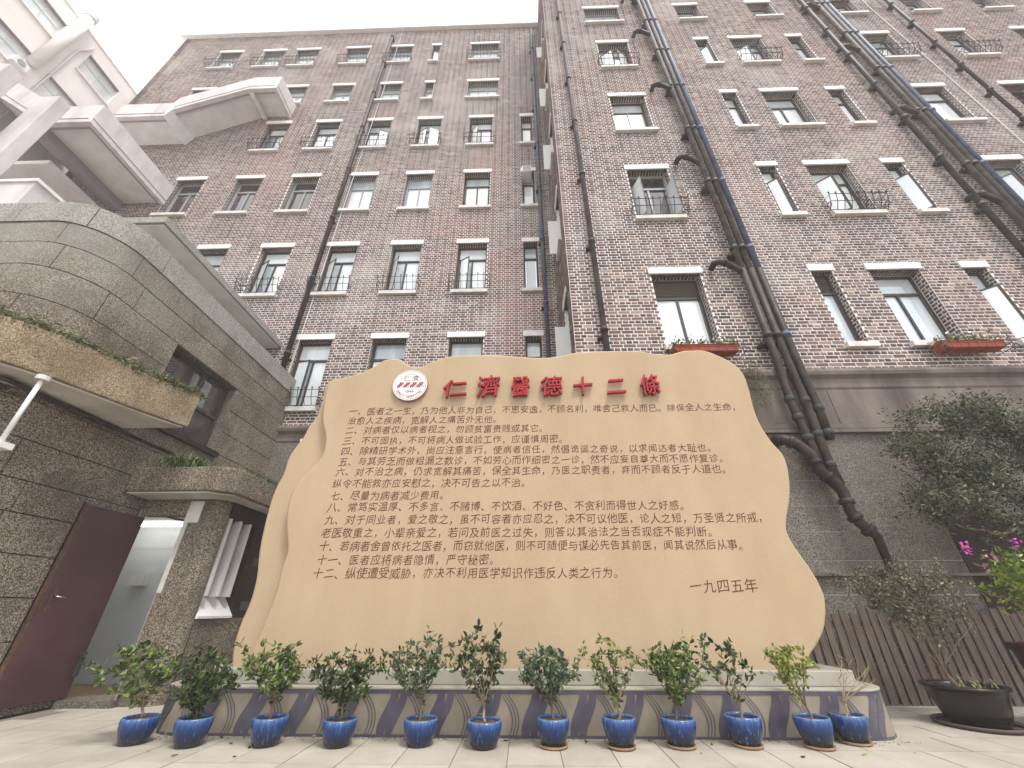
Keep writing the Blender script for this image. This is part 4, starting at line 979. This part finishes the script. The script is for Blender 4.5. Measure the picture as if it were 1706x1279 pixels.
ri = OUT[18:-2]
cxm, czm = 0, 2.4
inn = [(x*.993, czm+(z-czm)*.992) for x, z in smooth([at(x,y,YBD-.05) for x,y in ri], 4)]
fr = rid[::-1]+inn+[(at(1338,1119,YBD-.05)[0], zb_),(rid[-1][0],zb_)]
fr = [(x,max(z,zb_)) for x,z in fr]
YT = YBD-.055
me = curve_mesh([fr], .055, .03, 4); o = link('front_slab', me, 'board', bd, loc=(0,YT+.09,0))
# measure the true front of the slab
YT = YT+.09-.085-.002
TXT = [((582,684),(1229,679),'一、医者之一生，乃为他人非为自己，不思安逸，不顾名利，唯舍己救人而已。除保全人之生命，'),
((579,701),(831,698),'治愈人之疾病，宽解人之痛苦外无他。'),
((575,717),(908,713),'二、对病者仅以病者视之，勿顾贫富贵贱或其它。'),
((571,734),(941,731),'三、不可固执，不可将病人做试验工作，应谨慎周密。'),
((568,751),(1188,746),'四、除精研学术外，尚应注意言行，使病者信任，然倡诡诞之奇说，以求闻达者大耻也。'),
((564,769),(1208,763),'五、与其劳乏而做粗漏之数诊，不如劳心而作细密之一诊，然不应妄自尊大而不愿作复诊。'),
((559,786),(1213,781),'六、对不治之病，仍求宽解其痛苦，保全其生命，乃医之职责者，弃而不顾者反于人道也。'),
((554,805),(879,804),'纵令不能救亦应安慰之，决不可告之以不治。'),
((551,825),(743,826),'七、尽量为病者减少费用。'),
((545,845),(1143,841),'八、常笃实温厚、不多言、不赌博、不饮酒、不好色、不贪利而得世人之好感。'),
((541,865),(1274,863),'九、对于同业者，爱之敬之，虽不可容者亦应忍之，决不可议他医，论人之短，万圣贤之所戒，'),
((535,888),(1190,885),'老医敬重之，小辈亲爱之，若问及前医之过失，则答以其治法之当否现症不能判断。'),
((532,909),(1241,908),'十、若病者舍曾依托之医者，而窃就他医，则不可随便与谋必先告其前医，闻其说然后从事。'),
((528,932),(827,933),'十一、医者应将病者隐情，严守秘密。'),
((521,954),(1034,955),'十二、纵使遭受威胁，亦决不利用医学知识作违反人类之行为。'),
((1147,975),(1262,977),'一九四五年')]
GL = {}
for (x0p,y0p),(x1p,y1p),s in TXT:
    xa, za = at(x0p,y0p,YT); xb, zb2 = at(x1p,y1p,YT); n = len(s); big = s == '一九四五年'
    adv = (xb-xa)/(n-.35 if s[-1] in '，。' else n-.05); size = min(.122 if not big else .18, adv*1.0)
    V_, F_ = [], []
    for i, ch in enumerate(s):
        if ch not in GL:
            g_ = text_mesh(ch, 1.0, .018, offset=-.006); GL[ch] = ([tuple(v.co) for v in g_.vertices], [tuple(p.vertices) for p in g_.polygons])
        gv, gf = GL[ch]; sc_ = size*random.uniform(.93,1.05); rt = random.uniform(-.02,.02); o0 = len(V_); dz = random.uniform(-.004,.004)
        for vx, vy, vz in gv:
            lx, lz = vx-.5, vz-.36; lz = lz+lx*(.10+rt); lx = lx+lz*.06
            V_.append((adv*(i+.5)+lx*sc_, vy*size*.2, lz*sc_+dz))
        F_ += [tuple(o0+k_ for k_ in f_) for f_ in gf]
    me = bpy.data.meshes.new('inscription_line'); me.from_pydata(V_, [], F_)
    link('inscription_line', me, 'ink', bd, kind='stuff', loc=(xa,YT,(za+zb2)/2))
for x0p, x1p, y0p, y1p, ch in ((739,777,633,663,'仁'),(796,832,626,663,'濟'),(852,883,628,662,'醫'),(900,938,627,661,'德'),(954,989,628,660,'十'),(1010,1044,632,657,'二'),(1064,1103,624,660,'條')):
    me = text_mesh(ch, .3, .028, shear=.0, offset=.0025); lo, hi = bounds(me)
    xa, zt = at(x0p,y0p,YT-.06); xb, zb2 = at(x1p,y1p-3,YT-.06)
    for v in me.vertices: v.co.x = xa+(v.co.x-lo[0])/(hi[0]-lo[0])*(xb-xa); v.co.z = zb2+(v.co.z-lo[2])/(hi[2]-lo[2])*(zt-zb2); v.co.x += (v.co.z-(zt+zb2)/2)*.05; v.co.z += (v.co.x-(xa+xb)/2)*.07
    link('title_character', me, 'red', bd, kind='stuff' if ch in '濟醫德條二' else None, loc=(0,YT-.045,0))
ex, ez = at(683,641,YT-.05); er = (at(711,641,YT-.05)[0]-at(654,641,YT-.05)[0])/2
em_ = part('emblem', MB().tube([(0,0,0),(0,-.05,0)], er, 48), 'emblem', bd, loc=(ex,YT,ez))
def ring(r0, r1, y, m, name='ring'):
    mb = MB(); n = 48
    for k_ in range(n):
        a = 2*pi*k_/n; mb.v += [(r0*cos(a),y,r0*sin(a)),(r1*cos(a),y,r1*sin(a))]
    for k_ in range(n): a = 2*k_; b = 2*((k_+1)%n); mb.f.append((a,b,b+1,a+1))
    part(name, mb, m, em_)
ring(er*.925, er*.945, -.0515, 'grey_ink'); ring(er*.70, er*.72, -.0515, 'grey_ink')
part('rim', MB().tube([(0,-.001,0),(0,-.046,0)], er+.004, 48, False), 'emblem_side', em_)
for ch, dx, dz, h, m in (('仁',-.42,.27,.30,'grey_ink'),('濟',.06,.27,.30,'grey_ink'),('1844',-.27,-.52,.30,'grey_ink')):
    me = text_mesh(ch, er*(.42 if ch != '1844' else .27), .0005); link('emblem_lettering', me, m, em_, loc=(er*dx,-.052,er*dz))
word = 'RENJI HOSPITAL'
for i, ch in enumerate(word):
    if ch == ' ': continue
    a = radians(-90-58+116*i/(len(word)-1)); me = text_mesh(ch, er*.20, .0005, align='CENTER')
    o = link('emblem_lettering', me, 'red', em_, loc=(er*.86*cos(a),-.052,er*.86*sin(a)-0)); o.rotation_euler = (0,-(a+pi/2),0)
for sgn, m, wd_ in ((1,'red',.045),(-1,'grey_ink',.012),(1,'grey_ink',.0)):
    for i in range(4):
        if not wd_: continue
        for q in ((-.06,.06) if sgn > 0 else (-.12,-.02,.09)):
            mb = MB(); n = 8
            for k_ in range(n+1):
                f = k_/n; z = er*(-.17+.34*f); x = er*(-.66+.38*i+(.18*ss(f) if sgn > 0 else .36-.18*ss(f))+q)
                mb.v += [(x-er*wd_,-.0522-.0003*sgn,z),(x+er*wd_,-.0522-.0003*sgn,z)]
            for k_ in range(n): a = 2*k_; mb.f.append((a,a+1,a+3,a+2))
            part('helix_strand', mb, m, em_)

# ------------------------------------------------------------------ potted shrubs
def pot_prof(s=1.0):
    return [(0,0),(.092*s,0),(.100*s,.010),(.122*s,.06),(.139*s,.12),(.144*s,.155),(.141*s,.178),(.137*s,.188),(.127*s,.188),(.122*s,.175),(.124*s,.15)]
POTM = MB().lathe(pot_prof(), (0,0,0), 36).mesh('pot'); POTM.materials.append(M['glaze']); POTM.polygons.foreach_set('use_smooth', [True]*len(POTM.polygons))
SOILM = MB().lathe([(0,.170),(.07,.172),(.125,.160)], (0,0,0), 20).mesh('soil'); SOILM.materials.append(M['soil'])
SAUM = MB().lathe([(0,.001),(.10,.001),(.118,.012),(.122,.024),(.115,.024),(.10,.012)], (0,0,0), 32).mesh('saucer'); SAUM.materials.append(M['saucer'])
# px of pot centre, y of base, crown x0,x1,y0,y1 (picture), tips, leaves per tip, leaf kind, size, bark, saucer, label
SH = [
 (220,1246,162,305,1066,1150,75,7,'leaf_mid',.060,'bark',0,'wide light green camellia in the first blue pot from the left, by the doorway'),
 (312,1250,288,392,1074,1178,85,9,'leaf_dark',.060,'bark',0,'dense very dark camellia in the second blue pot from the left'),
 (441,1249,395,520,1060,1142,75,7,'leaf_mid',.058,'bark',0,'fan shaped open camellia in the third blue pot from the left'),
 (560,1250,520,634,1064,1172,80,8,'leaf_dark',.055,'bark',0,'tall oval dark camellia in a mottled blue pot, fourth from the left'),
 (698,1249,640,757,1058,1142,85,7,'leaf_blue',.050,'bark',0,'rounded fine leaved camellia on one straight stem, fifth from the left'),
 (806,1252,750,850,1042,1146,48,6,'leaf_dark',.066,'bark_pale',0,'loose camellia with a tall leafy tip and red soil, sixth from the left'),
 (923,1252,850,972,1068,1146,95,8,'leaf_blue',.052,'bark',1,'dense spreading camellia in a plain dark blue pot, seventh from the left'),
 (1036,1253,964,1076,1058,1150,48,5,'leaf_mid',.055,'bark_pale',1,'thin camellia with many bare pale stems, eighth from the left'),
 (1136,1252,1064,1182,1062,1146,85,8,'leaf_mid',.052,'bark',1,'full glossy camellia in a brightly mottled pot, ninth from the left'),
 (1247,1251,1165,1256,1044,1150,26,4,'leaf_dark',.066,'bark_pale',1,'sparse leggy camellia with a few long stems, tenth from the left'),
 (1366,1253,1266,1356,1068,1132,42,7,'leaf_yellow',.055,'bark',1,'yellow green camellia leaning left in the second pot from the right'),
 (1427,1246,1388,1456,1084,1150,34,0,'leaf_yellow',.04,'bark_pale',1,'nearly leafless twiggy shrub in the last blue pot on the right'),
]
def gpt(px, py, Z):
    xr = (px-853)/666; yr = (639.5-py)/666
    f = cos(PITCH)-yr*sin(PITCH); u = sin(PITCH)+yr*cos(PITCH)
    X = xr*cos(YAW)-f*sin(YAW); Yd = f*cos(YAW)+xr*sin(YAW); s = (Z-Hc)/u
    return X*s, Yd*s
def put(name, me, parent, loc, rz_=0, kind=None):
    o = bpy.data.objects.new(name, me); COL.objects.link(o); o.parent = parent; o.location = loc; o.rotation_euler = (0,0,rz_)
    if kind: o['kind'] = kind
    return o
for i, (px, py, cx0, cx1, cy0, cy1, nt_, per, lm, ls, bk, sau, lab) in enumerate(SH):
    bx, by = gpt(px, py-7, .0); by = max(4.26, by)
    RNG = np.random.default_rng(100+i)
    t = thing('potted_shrub', lab, 'potted plant', group='camellias in blue glazed pots along the plinth')
    lift = .016 if sau else 0
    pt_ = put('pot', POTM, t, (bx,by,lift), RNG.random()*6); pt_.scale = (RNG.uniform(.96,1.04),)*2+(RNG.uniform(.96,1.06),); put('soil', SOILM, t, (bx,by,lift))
    if sau: put('saucer', SAUM, t, (bx,by,0))
    xa, zt = at(cx0, cy0, by); xb, _ = at(cx1, cy0, by); _, zb3 = at(cx0, cy1, by); xa2, _ = at(cx0, cy1, by); xb2, _ = at(cx1, cy1, by)
    cxx = (xa+xb+xa2+xb2)/4; czz = (zt+zb3)/2; rx = (xb-xa)/2; rzz = (zt-zb3)/2
    zs = .165+lift
    tips = crown_tips((cxx,by,czz), (rx*1.2,min(rx*.85,.28),rzz*1.15), nt_, shell=.8)
    if per == 0 or per == 4: tips = [np.array((x_,y_,z_)) for x_, y_, z_ in tips]
    h0 = zb3-zs; lean = (cxx-bx)*.3
    tall = i in (3,4)
    fork = [(bx+RNG.normal()*.01, by, zs+.03),(bx+lean*.35, by+RNG.normal()*.01, zs+(.12 if tall else .05+.05*RNG.random()))]
    nm = 9 if lm != 'leaf_yellow' else 6
    mains = [(cxx+rx*.72*cos(q)*RNG.uniform(.55,1.1), by+min(rx,.25)*.7*sin(q), czz+rzz*RNG.uniform(-.75,.35)) for q in np.linspace(0,2*pi,nm,endpoint=False)+RNG.random()]
    base = (bx+RNG.normal()*.01, by, zs)
    nodes, par, ends, cnt = grow(base, tips, .012, .006, fork, mains)
    link('stems', wood_mesh(nodes, par, cnt, .011 if i != 11 else .009, .0020).mesh('stems'), bk, t, smooth=True)
    if per:
        me = leafage(nodes, par, ends, per*1.7, .012, ls*.95, .15, .5, 'leaves', 4)
        link('leaves', me, lm, t, 'stuff')
    else:
        me = leafage(nodes, par, ends[::3], 1, .006, .03, .0, .3, 'leaves', 1); link('leaves', me, lm, t, 'stuff')

RNG = np.random.default_rng(55)
# big dark pot with small-leaved shrub
bt = thing('potted_tree', 'dull small leaved shrub leaning left in the big black pot', 'potted plant')
bx, by = 4.50, 5.24
part('saucer', MB().lathe([(0,.002),(.34,.002),(.37,.03),(.36,.04),(.33,.02)], (bx,by,0), 36), 'louvre', bt, smooth=True)
part('pot', MB().lathe([(0,.02),(.20,.02),(.235,.03),(.27,.12),(.30,.24),(.325,.31),(.345,.315),(.345,.335),(.30,.335),(.29,.29)], (bx,by,0), 40), 'pot_black', bt, smooth=True)
part('soil', MB().lathe([(0,.31),(.15,.31),(.295,.295)], (bx,by,0), 24), 'soil', bt)
tips = crown_tips((4.36,5.25,1.22), (.72,.42,.40), 150, shell=.7)
nodes, par, ends, cnt = grow((bx-.06,by,.3), tips, .03, .012, [(bx-.12,by,.42)], [(4.36+.5*cos(q), 5.25+.25*sin(q), 1.05+.2*sin(3*q)) for q in np.linspace(0,6.28,9,endpoint=False)])
link('stems', wood_mesh(nodes, par, cnt, .022, .002).mesh('stems'), 'bark', bt, smooth=True)
link('leaves', leafage(nodes, par, ends, 34, .035, .038, .1, .5, 'leaves', 4), 'leaf_shrub', bt, 'stuff')
tuft('grey green sprigs sprouting over the soil of the big black pot', (bx+.12,by-.05,.31), 26, .14, (.10,.06), m='moss', droop=.4, width=.008)
# larger tree behind, crown in layers
tr = thing('tree', 'fine leaved tree with layered branches in front of the stone base, far right', 'tree')
tips = []
for c, r, n in (((6.0,5.45,2.75),(1.05,.40,.30),90),((6.9,5.4,3.25),(1.0,.45,.35),90),((6.3,5.45,3.55),(1.1,.4,.22),70),((5.55,5.45,2.28),(.75,.35,.26),70),((6.6,5.35,2.35),(.9,.4,.25),60),((7.4,5.3,2.8),(.7,.4,.5),60),((5.5,5.45,3.0),(.55,.35,.18),40),((6.15,5.4,1.92),(.5,.3,.16),26)):
    tips += crown_tips(c, r, n, shell=.3)
nodes, par, ends, cnt = grow((7.1,5.45,0), tips, .06, .02, [(7.08,5.45,.5),(7.0,5.46,1.0),(6.95,5.44,1.5),(6.85,5.44,1.9)])
link('trunk', wood_mesh(nodes, par, cnt, .06, .0028).mesh('trunk'), 'bark', tr, smooth=True)
link('crown', leafage(nodes, par, ends, 46, .065, .050, .15, .42, 'crown', 5), 'leaf_tree', tr, 'stuff')
# bougainvillea
bg_ = thing('potted_shrub', 'bougainvillea with magenta flowers in a maroon pot at the right edge', 'potted plant')
bx, by = 5.45, 5.0
part('pot', MB().lathe([(0,0),(.26,0),(.30,.1),(.34,.35),(.37,.62),(.395,.66),(.395,.70),(.34,.70),(.33,.62)], (bx,by,0), 36), 'pot_maroon', bg_, smooth=True)
part('soil', MB().lathe([(0,.64),(.335,.63)], (bx,by,0), 20), 'soil', bg_)
tips = crown_tips((5.50,4.9,1.30), (.66,.4,.38), 110, shell=.6)
nodes, par, ends, cnt = grow((bx,by,.62), tips, .02, .015, [(bx,by,.8)])
link('stems', wood_mesh(nodes, par, cnt, .018, .0025).mesh('stems'), 'bark_pale', bg_, smooth=True)
link('leaves', leafage(nodes, par, ends, 11, .04, .075, .1, .42, 'leaves', 3), 'leaf_lime', bg_, 'stuff')
P = []; D = []
for fx, fy, n, sp in ((1608,914,26,.022),(1652,925,6,.015),(1641,946,7,.015),(1690,902,12,.03)):
    x_, z_ = at(fx, fy, 4.62)
    for _ in range(n): P.append((x_+RNG.normal()*sp, 4.62+RNG.normal()*sp, z_+RNG.normal()*sp)); D.append(RNG.normal(size=3))
link('flowers', leaves_mesh('flowers', np.array(P), unit(np.array(D)), .035, .8), 'flower', bg_, 'stuff')

# ------------------------------------------------------------------ slatted wooden fence against the base
fe = thing('wooden_fence', 'weathered upright slat fence standing against the stone base, right of the board', 'fence')
random.seed(11); x = 3.25; sm = {}
while x < 7.6:
    wd = round(random.choice((.082,.088,.09)),3); h = round(random.choice((.96,1.0,1.02,1.04)),3)
    if (wd,h) not in sm: m_ = MB().box(-wd/2,wd/2,-.011,.011,.02,h).mesh('slat'); m_.materials.append(M['wood']); sm[(wd,h)] = m_
    o = put('slat', sm[(wd,h)], fe, (x,6.03,0)); o.rotation_euler = (0, random.uniform(-.012,.012), 0); x += random.uniform(.112,.122)
for z in (.28,.82): part('rail', MB().box(3.2,7.6,6.045,6.085,z,z+.06), 'wood', fe)
part('kerb', MB().box(3.4,9,5.9,6.12,0,.03), 'plinth_cap', fe)
# hose at the board foot and fallen leaves
tag(part('hose', MB().tube([(2.95,5.3,.5),(3.02,5.25,.75),(3.05,5.3,.95),(3.0,5.45,1.1)], .012, 6), 'pipe_grey', None), 'grey hose curling behind the right foot of the board', 'hose')
for i in range(34):
    x = RNG.uniform(-3.2,3.2); y = RNG.choice([RNG.uniform(4.05,4.65), RNG.uniform(4.55,4.66)])
    me = leaves_mesh('fallen_leaf', np.array([[0,0,.006]]), unit(np.array([[RNG.normal(),RNG.normal(),.05]])), .05, .5)
    o = link('fallen_leaf', me, ['leaf_mid','saucer','leaf_dark'][i % 3], None, loc=(x,y,0)); tag(o, 'small fallen leaf lying on the pale paving by the blue pots', 'leaf', 'fallen leaves on the paving')


n = 420; P = np.stack([RNG.uniform(-3.5,3.4,n), 4.655-np.abs(RNG.normal(size=n))*.05, np.full(n,.004)],1)
o = link('litter', leaves_mesh('litter', P, unit(RNG.normal(size=(n,3))*[1,1,.12]), .016, .6), 'bark', None); tag(o, 'fine dry plant litter gathered along the foot of the plinth', 'litter', kind='stuff')
# ------------------------------------------------------------------ lens glare stand-in: thin added haze between the camera and the upper floors
hz = MB().box(-34,32,-8,24,-1.2,28); hm = bpy.data.materials.new('glare_haze'); hm.use_nodes = True; hm.node_tree.nodes.clear()
ho = hm.node_tree.nodes.new('ShaderNodeOutputMaterial'); hv = hm.node_tree.nodes.new('ShaderNodeVolumePrincipled')
hv.inputs['Color'].default_value = (1,1,1,1); hv.inputs['Density'].default_value = .0036
hm.node_tree.links.new(hv.outputs[0], ho.inputs['Volume'])
part('glare_haze', hz, hm, None, kind='stuff')
